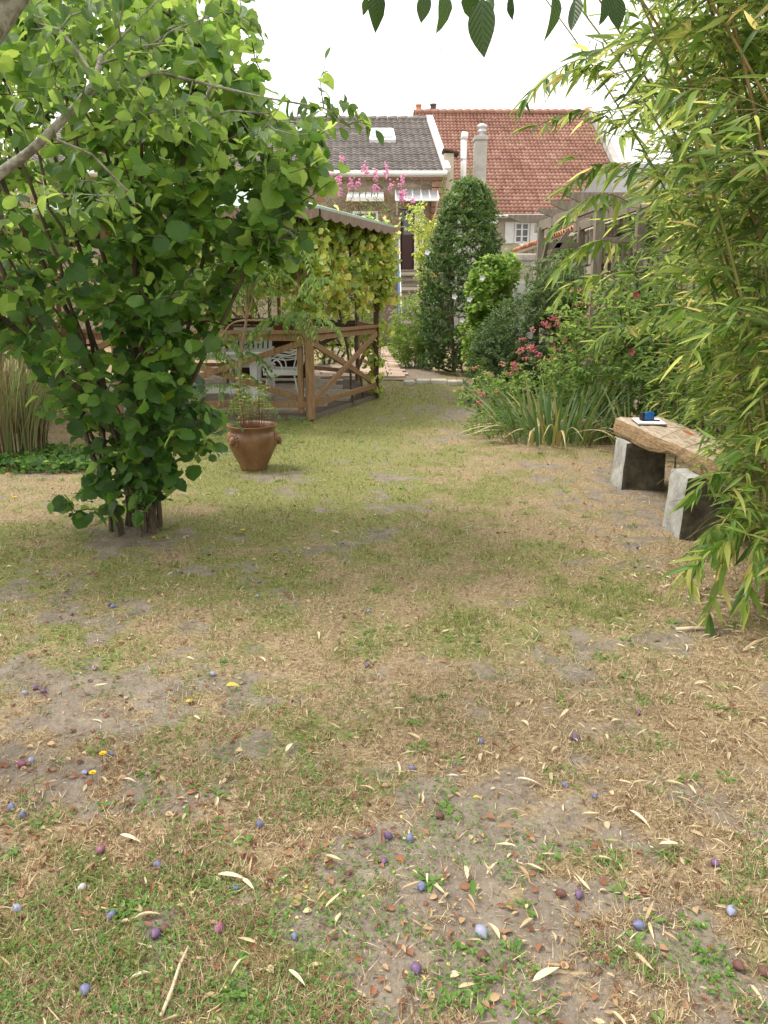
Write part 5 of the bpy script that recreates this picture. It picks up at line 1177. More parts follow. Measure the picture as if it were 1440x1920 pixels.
def edge1(p):
    x, y, d = proj(np.array(p)); lim = np.interp(float(y), ey, ex) + random.gauss(18, 26); return float(x) < lim
sp1 = [(random.uniform(1.78, 2.9), random.uniform(3.35, 4.5)) for _ in range(62)]; sp1 = [q for q in sp1 if q[0] - 1.80 > .42 * (q[1] - 3.45)]
# a few branches that reach far out to the left, and big leaves low down
nP, nD, nS = [], [], []
nb_ = []
for (xa, ya, xb, yb, Y) in ((1150, 120, 985, 185, 3.9), (1180, 250, 1010, 235, 3.9), (1190, 180, 1060, 140, 3.8), (1200, 330, 1065, 350, 3.9), (1180, 380, 1050, 420, 3.8), (1200, 560, 1060, 540, 3.8), (1230, 640, 1120, 640, 3.9), (1180, 470, 1055, 500, 3.8), (1360, 980, 1290, 1080, 3.4), (1400, 960, 1330, 1150, 3.3), (1430, 1000, 1400, 1120, 3.2), (1390, 900, 1300, 930, 3.5), (1400, 1030, 1310, 1060, 3.3)):
    a, b_ = at(xa, ya, Y + .25), at(xb, yb, Y); n_ = 9; prev = a
    for j in range(1, n_ + 1):
        t = j / n_; p = a.lerp(b_, t) + Vector((0, 0, .08 * sin(pi * t))); nb_.append((prev, p)); prev = p
        for q in range(4 if t > .3 else 2):
            s_ = 1 if q % 2 else -1; d = (b_ - a).normalized(); nP.append(tuple(p)); nD.append((d.x * .8 + random.gauss(0, .35), d.y * .8 + s_ * .7, d.z - random.uniform(.0, .9))); nS.append(random.uniform(.10, .18) * (1.1 if ya > 850 else .95))
bam = bamboo('bamboo_clump', 'tall arching bamboo clump overhanging the bench and the right edge', sp1, (3.4, 5.2), (pi * .98, 2.1), 300, None, .72, edge1, near=(np.array(nP), np.array(nD), nS))
a_ = np.array([tuple(a) for a, b_ in nb_]); b_ = np.array([tuple(b_) for a, b_ in nb_])
twig_mesh(np.concatenate([a_, b_]), np.concatenate([np.full(len(a_), -1), np.arange(len(a_))]), np.arange(len(a_), 2 * len(a_)), .0022, .0025, M_gtwig, 'side_branches', bam, 0, 4)['kind'] = 'stuff'
def edge2(p):
    x, y, d = proj(np.array(p)); lim = np.interp(float(y), [-500, 300, 450, 600, 760, 2000], [1180, 1150, 1100, 1140, 1230, 1300]) + random.gauss(10, 22); return float(x) < lim
sp2 = [(random.uniform(2.62, 3.3), random.uniform(4.7, 7.3)) for _ in range(34)]
bamboo('bamboo_clump', 'second bamboo clump standing behind the stone bench against the wall', sp2, (3.2, 4.8), (pi, .8), 0, None, .66, edge2)
# dry fallen culm sheaths at its foot
sh = MB()
for k in range(26):
    x, y = random.uniform(1.55, 2.5), random.uniform(2.95, 3.9); a = random.gauss(.2, .9); L_ = random.uniform(.12, .34); z = .012 + random.uniform(0, .02)
    sh.tube([(x, y, z), (x + cos(a) * L_ * .5, y + sin(a) * L_ * .5, z + .008), (x + cos(a) * L_, y + sin(a) * L_, z)], [.003, .007, .004], 5)
tag(sh.build('dry_culm_pieces', M_straw2 if 'M_straw2' in globals() else plain('dry_cane', (.50, .38, .22), .6), None, org=(2, 3.4, 0)), 'dry broken canes and sheaths heaped at the foot of the bamboo', 'dry canes', kind='stuff')
# ================================================================== MIDDLE DISTANCE PLANTING
def cone_pts(n, c, r, h, z0=.1, pw=.8, hollow=.55):
    z = RNG.uniform(0, 1, n); a = RNG.uniform(0, 2 * pi, n); prof = np.where(z < .18, .82 + z, (1 - (z - .18) / .82) ** pw) ; rad = RNG.uniform(hollow ** 2, 1, n) ** .5 * r * prof * (1 + .12 * np.sin(a * 3 + z * 9))
    return np.stack([c[0] + rad * np.cos(a), c[1] + rad * np.sin(a), z0 + z * (h - z0)], 1)
# bay tree
bX, bY = 1.66, 16.4; stems = [[(bX + .1 * k, bY, 0), (bX + .12 * k, bY, 1.2), (bX + .22 * k, bY + .1 * k, 3.2)] for k in (-2, -1, 0, 1, 2)]
ca = cone_pts(2400, (bX, bY), 1.06, 3.78, .12, .42, .7)
ca = np.concatenate([ca, np.array([(bX - .55, bY, 3.35), (bX - .5, bY, 3.6), (bX + .0, bY, 3.75), (bX + .04, bY, 3.95), (bX + .42, bY, 3.6), (bX + .45, bY, 3.45), (bX - .2, bY, 3.5), (bX + .2, bY, 3.5), (bX - .48, bY, 3.75), (bX + .72, bY, 3.1)])])
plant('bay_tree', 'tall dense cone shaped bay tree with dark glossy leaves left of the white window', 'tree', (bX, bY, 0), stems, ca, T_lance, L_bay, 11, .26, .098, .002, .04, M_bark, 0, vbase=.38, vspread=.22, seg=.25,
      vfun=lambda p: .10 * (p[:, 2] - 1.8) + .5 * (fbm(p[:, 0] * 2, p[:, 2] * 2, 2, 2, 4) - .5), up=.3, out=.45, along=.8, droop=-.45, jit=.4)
# pale green rose mallow in front of it
def bush(name, label, cat, base, ells, n, tpl, lm, per, ln, size, **kw):
    x, y = base[0], base[1]; r = kw.pop('stool', .12); h = kw.pop('sh', .5)
    st_ = [[(x + r * cos(a), y + r * sin(a), 0), (x + 2.2 * r * cos(a), y + 2.2 * r * sin(a), h)] for a in np.arange(0, 6.2, 1.05)]
    at2 = np.concatenate([ell(int(n * w_), c, rr, kw.get('hollow', .4)) for c, rr, w_ in ells]); kw.pop('hollow', None); at2 = at2[at2[:, 2] > .06]
    return plant(name, label, cat, (x, y, 0), st_, at2, tpl, lm, per, ln, size, **kw)
mX, mY = 1.88, 14.6
mal = bush('rose_mallow', 'bright yellow green bush with a few white flowers against the dark bay tree', 'shrub', (mX, mY), [((mX, mY, 1.55), (.42, .4, .72), .6), ((mX - .1, mY, .8), (.45, .4, .6), .25), ((mX + .35, mY, 2.0), (.28, .3, .35), .15)], 560, T_vine, L_lime, 6, .22, .09, vbase=.5, vspread=.3, up=.6, droop=.2, rmax=.02)
def flower(name, label, cat, p, m, r=.04, root=None):
    mb = MB()
    for k in range(5):
        a = 2 * pi * k / 5; d = Vector((cos(a), -.55, sin(a))).normalized(); s_ = Vector((-sin(a), 0, cos(a))) * r * .45; c_ = Vector(p)
        mb.add([c_, c_ + d * r * .6 + s_, c_ + d * r * 1.05 + s_ * .4, c_ + d * r * 1.05 - s_ * .4, c_ + d * r * .6 - s_], [(0, 1, 2, 3, 4)])
    return mb.build(name, m, root)
M_wfl = plain('white_petal', (.80, .78, .80), .6, dirt=.05)
for x, y in ((904, 521), (852, 556), (880, 561), (866, 600), (801, 473), (978, 456), (1000, 495)): flower('flower', '', '', at(x, y, 14.15), M_wfl, .055, mal)
# dark fine leaved mound
dX, dY = 2.35, 12.4
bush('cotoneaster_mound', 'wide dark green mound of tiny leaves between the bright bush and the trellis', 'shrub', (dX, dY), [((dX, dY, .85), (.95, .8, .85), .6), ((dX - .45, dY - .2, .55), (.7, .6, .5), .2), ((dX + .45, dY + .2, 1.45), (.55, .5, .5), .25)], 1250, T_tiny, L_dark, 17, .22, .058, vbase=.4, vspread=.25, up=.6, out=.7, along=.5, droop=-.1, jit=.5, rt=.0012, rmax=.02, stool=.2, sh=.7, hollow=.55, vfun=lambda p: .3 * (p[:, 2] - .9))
gX, gY = 2.62, 12.0
bush('cypress_spurge', 'feathery grey green shrub poking up in front of the pergola post', 'shrub', (gX, gY), [((gX, gY, 1.7), (.5, .4, .5), 1)], 200, T_lance, L_dark, 14, .28, .075, vbase=.72, vspread=.2, up=.3, out=.5, along=.9, droop=-.3, rt=.0014)
# ivy climbing over the wall
for (x0, y0, x1, y1, ns_, lab) in ((3.30, 13.6, 3.42, 16.0, 240, 'ivy curtain climbing the far end of the garden wall under the coping tiles'), (3.25, 9.0, 3.42, 11.5, 170, 'ivy and climber on the wall behind the trellis')):
    aa = np.stack([RNG.uniform(x0, x1, ns_), RNG.uniform(y0, y1, ns_), RNG.uniform(.4, 2.6, ns_)], 1); ym = (y0 + y1) / 2
    plant('ivy', lab, 'climber', (x1, ym, 0), [[(x1, ym + q, 0), (x1, ym + q * 1.5, 1.2), (x1, ym + q * 2, 2.2)] for q in (-.5, 0, .5)], aa, T_vine, L_mid, 5, .2, .085, vbase=.6, vspread=.25, up=.2, droop=.7)
# red valerian: leafy base, arching stems, rosy heads
vX, vY = 1.85, 9.3
val = bush('red_valerian', 'sprawling red valerian with rosy flower heads on long stems beside the path', 'flowering plant', (vX, vY), [((vX, vY, .42), (.85, .75, .42), .5), ((vX - .3, vY + .3, .35), (.7, .7, .35), .2), ((vX + .55, vY - .1, .62), (.6, .6, .5), .3)], 560, T_oval, L_mid, 8, .2, .058, vbase=.62, vspread=.3, up=.5, out=.6, along=.6, droop=0, rt=.0016, stool=.3, sh=.25, bark=M_gtwig)
M_pink = [rough_mat('rosy_bloom', [(.34, .05, .08), (.52, .12, .16), (.60, .24, .24)], 30, .8, .3, .003), rough_mat('faded_bloom', [(.34, .12, .09), (.50, .24, .18), (.56, .34, .24)], 30, .8, .3, .003)]
heads = [(889, 690), (893, 736), (898, 755), (944, 683), (963, 681), (967, 690), (975, 660), (979, 636), (980, 655), (992, 650), (1000, 650), (999, 657), (997, 618), (1022, 606), (1037, 598), (1049, 594), (1045, 609), (1026, 612), (1060, 617), (1084, 602), (1092, 625), (1093, 642), (1058, 639), (1076, 657), (1037, 640), (1100, 604), (1116, 617), (1101, 593), (1040, 655), (1010, 668), (932, 735), (905, 742), (1050, 668), (1115, 573), (1088, 545), (1100, 568), (1075, 546), (958, 700), (1080, 571), (920, 702), (986, 672), (1031, 672), (1066, 690)]
stm_ = MB(); fl_ = [MB(), MB()]
for i, (x, y) in enumerate(heads):
    Y = random.uniform(8.7, 9.6) if y > 560 else 8.9; p = at(x, y, Y); bs_ = Vector((vX + random.uniform(-.5, .5) + (p.x - vX) * .3, Y + random.uniform(-.1, .3), .25))
    stm_.tube(smooth([bs_, bs_.lerp(p, .6) + Vector((0, 0, .08)), p], 4), [.003] * 9, 4)
    nn_ = 15
    mb = MB()
    for k in range(nn_): q = p + Vector((random.gauss(0, .022), random.gauss(0, .022), random.gauss(0, .014))); mb.sphere(q, random.uniform(.008, .015), (1, 1, .8), 5, 3)
    mb.build('flower_head', M_pink[0 if i % 3 else 1], val)
stm_.build('flower_stems', M_gtwig, val)
# iris clumps
def iris(label, c, n, rad, hh, seed):
    t = thing('iris_clump', label, 'plant', (c[0], c[1], 0), 'iris clumps by the bench'); P = []; 
    for k in range(n):
        a = random.uniform(0, 2 * pi); r_ = rad * math.sqrt(random.random()); x, y = c[0] + r_ * cos(a), c[1] + r_ * sin(a) * .6
        L_ = random.uniform(.55, 1.0) * hh; out = random.uniform(.15, .85) * L_ * (r_ / rad * .9 + .25); a2 = a + random.gauss(0, .3); dr_ = random.choice((0, 0, .1, .3, .9)); old = dr_ > .5 or random.random() < .1
        V = []; rows = 9; w0 = random.uniform(.012, .019); nr = a2 + pi / 2 + random.uniform(-.6, .6)
        for j in range(rows + 1):
            s_ = j / rows; h = L_ * (s_ - dr_ * s_ ** 2.2 * .9); o_ = out * (s_ ** 1.5) + dr_ * L_ * .45 * s_ ** 2; w_ = w0 * (1 - s_ ** 2.6) * (.75 + .25 * min(1, s_ * 4)) + .0008
            cx_, cy_ = x + cos(a2) * o_, y + sin(a2) * o_
            for e in (-1, 0, 1): V.append((cx_ + cos(nr) * w_ * e, cy_ + sin(nr) * w_ * e, max(.01, h) + (.004 if e == 0 else 0)))
        T = []
        for j in range(rows):
            for e in (0, 1): q = j * 3 + e; T += [(q, q + 1, q + 4), (q, q + 4, q + 3)]
        V = np.array(V) - [c[0], c[1], 0]
        me = tri_mesh('blade', V, np.array(T), L_iris, np.full(len(V), random.uniform(.72, .98) if old else random.uniform(.05, .62)), V[:, :2])
        place_obj('blade', me, t)
ic = gnd(1055, 838); iris('large iris clump with arching sword leaves, some yellowed, in front of the valerian', (ic.x - .02, ic.y + .25), 150, .56, .80, 1)
ic = gnd(1215, 800); iris('smaller upright iris clump just behind the far end of the bench', (2.42, 7.4), 26, .14, .72, 2)
lw = bush('low_weeds', 'low leafy weeds filling the border edge left of the iris', 'plant', (1.35, 8.75), [((1.35, 8.75, .12), (.5, .8, .2), 1)], 170, T_oval, L_mid, 8, .14, .042, rt=.001, sh=.1, bark=M_gtwig, vbase=.5)
rs = bush('rose_bush', 'loose leafy rose bush between the valerian and the trellis', 'shrub', (2.55, 8.6), [((2.5, 8.6, .95), (.85, .6, .8), 1)], 460, T_oval, L_mid, 7, .24, .07, vbase=.55, vspread=.28, rt=.002, bark=M_gtwig)
for x, y in ((1250, 637), (1184, 660), (1192, 553)): flower('flower', '', '', at(x, y, 8.1), M_pink[0], .04, rs)
bush('border_shrub', 'dark broad leaved shrub against the wall behind the bench', 'shrub', (2.95, 7.9), [((2.95, 7.9, .7), (.5, .8, .75), 1)], 220, T_oval, L_mid, 7, .24, .075, vbase=.3)
bush('low_evergreen', 'low dark spreading plant at the foot of the bright bush', 'shrub', (1.72, 13.3), [((1.72, 13.3, .42), (.38, .5, .42), 1)], 170, T_oval, L_mid, 8, .16, .06, vbase=.25)
bush('catmint', 'small trailing plant at the corner of the right hand border', 'plant', (1.30, 11.3), [((1.45, 11.3, .2), (.35, .8, .25), 1)], 170, T_tiny, L_dark, 12, .14, .035, vbase=.6)
# pink flowered bush left of the bay tree
kX, kY = .62, 17.4
kb_ = bush('pink_flowered_bush', 'rounded light green bush with small mauve flowers between the path and the bay tree', 'shrub', (kX, kY), [((kX, kY, .8), (.52, .5, .85), .8), ((kX - .15, kY - .2, .5), (.5, .4, .45), .2)], 620, T_lance, L_mid, 9, .22, .085, vbase=.85, vspread=.3, up=.5, droop=-.2, rt=.0016, bark=M_gtwig)
M_mauve = plain('mauve_petal', (.62, .34, .58), .6)
for k in range(26): x, y = random.uniform(725, 800), random.uniform(545, 600); flower('flower', '', '', at(x, y, kY - .45), M_mauve, .026, kb_)
# yellow green climber right of the door, over an arch
ya = np.concatenate([ell(190, (.85, 21.5, 3.2), (.62, .5, .85), .2), ell(110, (1.05, 21.3, 2.1), (.45, .4, .9), .2)])
x_, y_, _ = proj(ya); ya = ya[((x_ > 779) | ((x_ > 742) & (y_ < 430) & (RNG.uniform(0, 1, len(ya)) < .5)))]
plant('golden_climber', 'yellow green climber on a post right of the dark red door', 'climber', (1.1, 21.5, 0), [[(1.1, 21.5, 0), (1.05, 21.5, 1.6), (.9, 21.5, 3.2)], [(1.15, 21.5, 0), (1.2, 21.4, 2.4)]], ya, T_oval, L_vine, 7, .3, .105, rmax=.04, vbase=.42, vspread=.25, droop=.5)
plant('ivy_screen', 'leafy green climber on the fence left of the steps', 'climber', (-.5, 20.5, 0), [[(-.5, 20.5, 0), (-.5, 20.5, 1.5), (-.5, 20.5, 2.4)], [(-.1, 20.6, 0), (-.1, 20.6, 2.0)]], np.concatenate([ell(330, (-.35, 20.5, 1.25), (.55, .5, 1.4), .2)]), T_oval, L_lime, 7, .26, .08, vbase=.3)
# crape myrtle: see-through crown and pink heads
cX, cY = -.75, 20.2
heads2 = [(684, 320, 1.2), (724, 323, 1), (703, 330, .8), (754, 337, .8), (600, 330, .8), (633, 337, 1), (616, 329, .7), (657, 345, 1), (670, 345, .7), (637, 360, .8), (703, 352, .8), (733, 350, .7), (755, 368, 1), (752, 372, .8), (590, 340, .7), (640, 300, .6), (753, 362, .8), (774, 377, .5), (620, 345, .6)]
ca = np.concatenate([ell(240, (-.75, 20.2, 3.3), (1.15, .7, .85), .1), np.array([tuple(at(x, y + 14, cY)) for x, y, s_ in heads2])])
cm = plant('crape_myrtle', 'airy crape myrtle with bright pink flower heads in front of the stone house', 'tree', (cX, cY, 0), [[(cX + .1 * k, cY, 0), (cX + .25 * k, cY, 1.5), (cX + .5 * k, cY, 2.9)] for k in (-2, -1, 0, 1, 2)], ca, T_oval, L_back, 6, .3, .055, rmax=.04, rt=.003, vbase=.35, bark=M_twig, droop=0)
M_hot = rough_mat('pink_bloom', [(.60, .16, .36), (.75, .32, .52), (.82, .52, .66)], 20, .8, .3, .003)
for x, y, s_ in heads2:
    p = at(x, y, cY - .05); mb = MB()
    for k in range(26): mb.sphere(p + Vector((random.gauss(0, .045 * s_), random.gauss(0, .045 * s_), random.gauss(0, .075 * s_))), random.uniform(.018, .036), (1, 1, .8), 5, 3)
    mb.build('flower_head', M_hot, cm)
# grape vine on the gazebo
A_, B_ = Vector((-.93, 9.75, 0)), Vector((-.12, 12.0, 0))
va = []
for k in range(370):
    t = random.random() ** .8 * 1.15 - .05; q = A_.lerp(B_, t); low = 1.5 + .22 * sin(t * 9) + (1 - t) * .0; z = random.uniform(low, 2.62); va.append((q.x + random.uniform(-.22, .22), q.y + random.uniform(-.15, .15), z))
for k in range(95): va.append((random.uniform(-.15, .22), random.uniform(11.8, 12.4), random.uniform(1.5, 2.62)))
for k in range(70): va.append((random.uniform(-1.05, -.7), random.uniform(9.5, 9.75), random.uniform(1.3, 2.5)))
for k in range(42): va.append((-.12 + random.gauss(0, .12), 12 + random.gauss(0, .12), random.uniform(.15, 1.6)))
for k in range(330): t = random.random(); va.append((-.93 - 2.5 * t, 9.75 + random.uniform(-.1, .25), random.uniform(1.55 + .2 * sin(t * 14), 2.55)))
for k in range(150): va.append((random.uniform(-3.2, -.6), random.uniform(12.5, 14.5), random.uniform(1.6, 2.4)))
for k in range(200): q = Vector((-.48, 14.25, 0)).lerp(Vector((-2.1, 15.9, 0)), random.random()); va.append((q.x + random.uniform(-.15, .15), q.y, random.uniform(1.25, 2.5)))
vs = [[(-.10, 12.1, 0), (-.16, 12.05, .8), (-.05, 12.0, 1.6), (-.12, 12.0, 2.45), (-.5, 10.9, 2.5), (-.93, 9.8, 2.48), (-2, 9.8, 2.5), (-3.2, 9.8, 2.5)], [(-.30, 11.6, 0), (-.42, 11.4, .9), (-.33, 11.5, 1.5), (-.45, 11.2, 2.4)],
      [(-.45, 11.1, 0), (-.5, 11.1, .7), (-.62, 10.8, 1.5), (-.7, 10.5, 2.4)], [(-.5, 14.2, 0), (-.5, 14.2, 1.5), (-.6, 14.3, 2.4), (-2, 15.8, 2.4)], [(-2.0, 13.0, 2.45), (-.5, 13.5, 2.45)]]
plant('grape_vine', 'yellowing grape vine draped over the gazebo eaves and posts', 'climber', (-.1, 12.1, 0), vs, va, T_vine, L_vine, 4, .24, .108, .0022, .022, M_bark, 300, vbase=.33, vspread=.22, up=.25, out=.6, along=.3, droop=.75, jit=.5,
      vfun=lambda p: .25 * (fbm(p[:, 0] * 2, p[:, 2] * 2, 1.6, 2, 12) - .5) + .12 * (p[:, 0] > -.9))
# young tree of heaven with drooping pinnate leaves, behind the pot
sX, sY = gnd(452, 812).x, gnd(452, 812).y + .3
s1 = [tuple(at(x, y, sY)) for x, y in ((448, 740), (450, 690), (455, 640), (462, 600))]
sm = thing('tree_of_heaven', 'young slender tree with drooping feathery leaves behind the brown pot', 'tree', (sX, sY, 0))
MB().tube(smooth([(sX, sY, -.02)] + s1), [.030 - .0006 * k for k in range(25)], 9).build('trunk', M_wtrunk if 'M_wtrunk' in globals() else rough_mat('tan_bark', [(.17, .12, .07), (.32, .24, .15), (.42, .34, .23)], 16, .85, .4, .005, (1, 1, .4)), sm, True)
tb_ = MB(); tops = []
for (x1, y1), (x2, y2) in (((463, 540), (470, 470)), ((475, 550), (482, 470)), ((438, 560), (395, 540)), ((500, 600), (560, 585)), ((430, 610), (400, 660)), ((470, 500), (520, 440)), ((458, 500), (430, 430)), ((480, 520), (560, 470))):
    a, b_, c_ = Vector(s1[-1]), at(x1, y1, sY), at(x2, y2, sY - .2); tb_.tube(smooth([a, b_, c_], 5), [.014 - .001 * k for k in range(11)], 7); tops += [b_.lerp(c_, q) for q in (.3, .6, .85, 1)]
tb_.build('branches', bpy.data.materials['tan_bark'], sm, True)
tops += [at(x, y, sY + random.uniform(-.3, .3)) for x, y in ((470, 740), (420, 720), (415, 640), (520, 600), (600, 600), (560, 560), (590, 520), (480, 620), (440, 790), (500, 540), (400, 500), (360, 560), (620, 520), (380, 620))]
tops += [at(x, y, sY) for x, y in ((444, 700), (452, 660), (446, 760))]
LP, LD, LN, LS = [], [], [], []; rach = MB()
for tp_ in tops:
    for q in range(3):
        a = random.uniform(0, 2 * pi); L_ = random.uniform(.26, .44); d = Vector((cos(a), sin(a) * .7, 0)); pts = [tp_ + d * L_ * u + Vector((0, 0, .10 * u - .32 * u * u * L_ / .35)) for u in (0, .25, .5, .75, 1)]
        rach.tube(pts, .0018, 4); s_ = Vector((-d.y, d.x, 0))
        for j in range(9):
            u = .2 + .8 * j / 8; f = u * 4; i0 = min(3, int(f)); p = pts[i0].lerp(pts[i0 + 1], f - i0)
            for e in (-1, 1): LP.append(tuple(p)); LD.append(tuple(s_ * e + d * .35 + Vector((0, 0, -.75)))); LS.append(random.uniform(.06, .09))
rach.build('leaf_stalks', M_gtwig, sm)['kind'] = 'stuff'
LP, LD, LS = np.array(LP), np.array(LD), np.array(LS)
split_leaves(sm, 'leaflet', [leaf_tpl(.34, 6, .35, .15, .2)], LP, frames(LD, RNG.normal(0, .3, (len(LP), 3)) + [0, 0, 1]), LS, mixv(len(LP), .5, .25), L_mid, 300)
# straw coloured grass fountain at the far left with ivy carpet
fX, fY = -3.78, 7.5; mg2 = thing('miscanthus', 'tall fading ornamental grass with brown stalks at the left edge', 'grass', (fX, fY, 0))
n = 1500; a = RNG.uniform(0, 2 * pi, n); r_ = .42 * np.sqrt(RNG.uniform(0, 1, n)); X = fX + r_ * np.cos(a); Y = fY + r_ * np.sin(a)
P = np.stack([X, Y, np.zeros(n)], 1); Rz = zrot(a - pi / 2 + RNG.normal(0, .4, n)); h = RNG.uniform(.7, 1.45, n)
me = scatter_mesh('stalks', [blade_tpl(7, .35, 1), blade_tpl(7, .6, 1), blade_tpl(6, .12, 1)], P, Rz, np.stack([RNG.uniform(.006, .014, n), h, h], 1), mixv(n, .55, .38), leaf_mat('fading_grass', [(.08, .04, .02), (.19, .10, .04), (.24, .17, .07), (.28, .28, .10), (.12, .20, .045)], (.3, .3, .1), .2, .6, 0), (fX, fY, 0)); place_obj('stalks', me, mg2, 'stuff')
n = 2600; X = RNG.uniform(-4.8, -2.55, n); Y = 6.7 + RNG.uniform(0, 1.3, n) * (1 - .2 * (X + 4.8)); P = np.stack([X, Y, RNG.uniform(.02, .12, n)], 1); a = RNG.uniform(0, 2 * pi, n)
me = scatter_mesh('ivy_carpet', T_vine, P, frames(np.stack([np.cos(a), np.sin(a), -.2 + 0 * a], 1), RNG.normal(0, .35, (n, 3)) + [0, -.2, 1]), RNG.uniform(.045, .075, n), mixv(n, .3, .2), L_hazel)
tag(place_obj('ivy_carpet', me, None, 'stuff'), 'dark ivy carpet at the foot of the straw coloured grass', 'ivy')
n = 900; X = RNG.uniform(-2.4, -.9, n); Y = RNG.uniform(7.2, 9.6, n); k_ = fbm(X, Y, 1.4, 2, 6) > .42; X, Y = X[k_], Y[k_]; n = len(X); a = RNG.uniform(0, 2 * pi, n)
me = scatter_mesh('ground_cover', T_oval, np.stack([X, Y, RNG.uniform(.02, .1, n)], 1), frames(np.stack([np.cos(a), np.sin(a), .3 + 0 * a], 1), RNG.normal(0, .35, (n, 3)) + [0, 0, 1]), RNG.uniform(.03, .06, n), mixv(n, .5, .2), L_mid)
tag(place_obj('ground_cover', me, None, 'stuff'), 'low green weeds along the edge of the gazebo terrace', 'weeds')
# ================================================================== BACKGROUND TREES AND HEDGES
def tree(label, x, y, h, rx, ry, n, size=.12, z0=.3, vb=.5, lm=None, name='tree', nst=4, cat='tree', per=6):
    rr = random.Random(int(x * 31 + y * 7)); st_ = [[(x + .1 * k, y, 0), (x + .2 * k, y, h * .3), (x + (k - nst / 2) * rx * .35, y + rr.uniform(-.3, .3) * ry, h * .75)] for k in range(nst)]
    ells = [((x + rr.uniform(-.5, .5) * rx, y + rr.uniform(-.5, .5) * ry, z0 + (h - z0) * rr.uniform(.25, .8)), (rx * rr.uniform(.45, .75), ry * rr.uniform(.45, .75), (h - z0) * rr.uniform(.2, .38)), 1 / 7) for _ in range(7)]
    aa = np.concatenate([ell(int(n * w_), c, r_, .5) for c, r_, w_ in ells]); aa = aa[aa[:, 2] > .05]
    return plant(name, label, cat, (x, y, 0), st_, aa, T_oval, lm or L_back, per, .4, size, .004, .09, M_bark, 0, vbase=vb, vspread=.28, seg=.35, group=None, droop=.3,
                 vfun=lambda p: .35 * (fbm(p[:, 0], p[:, 2], 1.1, 2, 3) - .5))
tree('bright green tree filling the gap left of the gazebo', -6.2, 10.2, 5.2, 2.4, 1.8, 900, .13, .3)
tree('bushy tree just behind the hazel on the left', -4.7, 8.6, 5.0, 1.9, 1.2, 900, .12, .3, .5)
tree('yellow green tree rising behind the hazel at the far left', -7.6, 13.0, 7.5, 3.0, 2.2, 900, .15, .8, .62)
tree('taller green tree behind the gazebo roof', -5.4, 18.5, 6.6, 2.4, 1.8, 900, .14, .6, .45)
tree('leafy hedge shrub behind the back rail of the gazebo', -3.2, 18.0, 3.2, 1.9, .9, 520, .10, .1, .5, name='hedge_shrub', cat='shrub')
tree('bright low shrub behind the sideboard', -1.4, 18.3, 1.5, 1.0, .8, 300, .08, .05, .7, L_lime, 'hedge_shrub', cat='shrub')
tree('dark shrub at the far left behind the ornamental grass', -5.2, 8.9, 3.0, 1.4, 1.0, 420, .10, .1, .25, L_mid, 'hedge_shrub', cat='shrub')
tree('round bush just beyond the left end of the gazebo', -7.3, 12.2, 2.3, 1.6, 1.2, 320, .10, .05, .55, L_lime, 'hedge_shrub', cat='shrub')
tree('tree beyond the garden wall behind the bamboo', 6.3, 12.0, 5.0, 2.0, 2.2, 420, .13, .5, .35, L_mid)
tree('dense shrub behind the trellis at the near end of the wall', 3.0, 8.9, 2.2, .5, .8, 330, .08, .3, .45, L_mid, 'wall_shrub', cat='shrub')
tree('tree beyond the wall near the right edge of the view', 5.4, 7.0, 5.6, 1.3, 1.8, 420, .12, .5, .35, L_mid)
# ================================================================== SMALL THINGS ON THE LAWN
def pmat(name, cols, r=.45):
    m = rough_mat(name, cols, 60, r, .1, .001); return m
PM_ = {'blue': pmat('blue_bloom_skin', [(.07, .07, .14), (.14, .15, .27), (.26, .27, .40)]), 'violet': pmat('violet_skin', [(.06, .03, .07), (.13, .07, .15), (.25, .19, .29)]),
       'pale': pmat('pale_bloom_skin', [(.16, .17, .25), (.26, .27, .38), (.38, .40, .50)]), 'magenta': pmat('magenta_skin', [(.10, .03, .06), (.22, .08, .13), (.33, .18, .24)]),
       'brown': pmat('brown_skin', [(.05, .02, .015), (.12, .055, .045), (.19, .11, .09)], .6), 'white': pmat('mouldy_skin', [(.3, .24, .26), (.48, .42, .42), (.6, .55, .53)], .7)}
def plum_mesh(key, seed):
    mb = MB(); V = []; Fc = []; n_, m_ = 14, 9
    for i in range(m_ + 1):
        t = i / m_
        for k in range(n_):
            a = 2 * pi * k / n_; r_ = sin(pi * t) ** .85 * .39; r_ *= 1 - .10 * math.exp(-((a - pi / 2) / .25) ** 2) + .03 * sin(3 * a + seed); V.append((r_ * cos(a), (t - .5) * 1.0, r_ * sin(a)))
    for i in range(m_):
        for k in range(n_): a = i * n_ + k; b__ = i * n_ + (k + 1) % n_; Fc.append((a, b__, b__ + n_, a + n_))
    mb.add(V, Fc); return mb.mesh('plum', PM_[key], True)
PMS = {k: [plum_mesh(k, s_) for s_ in range(2)] for k in PM_}
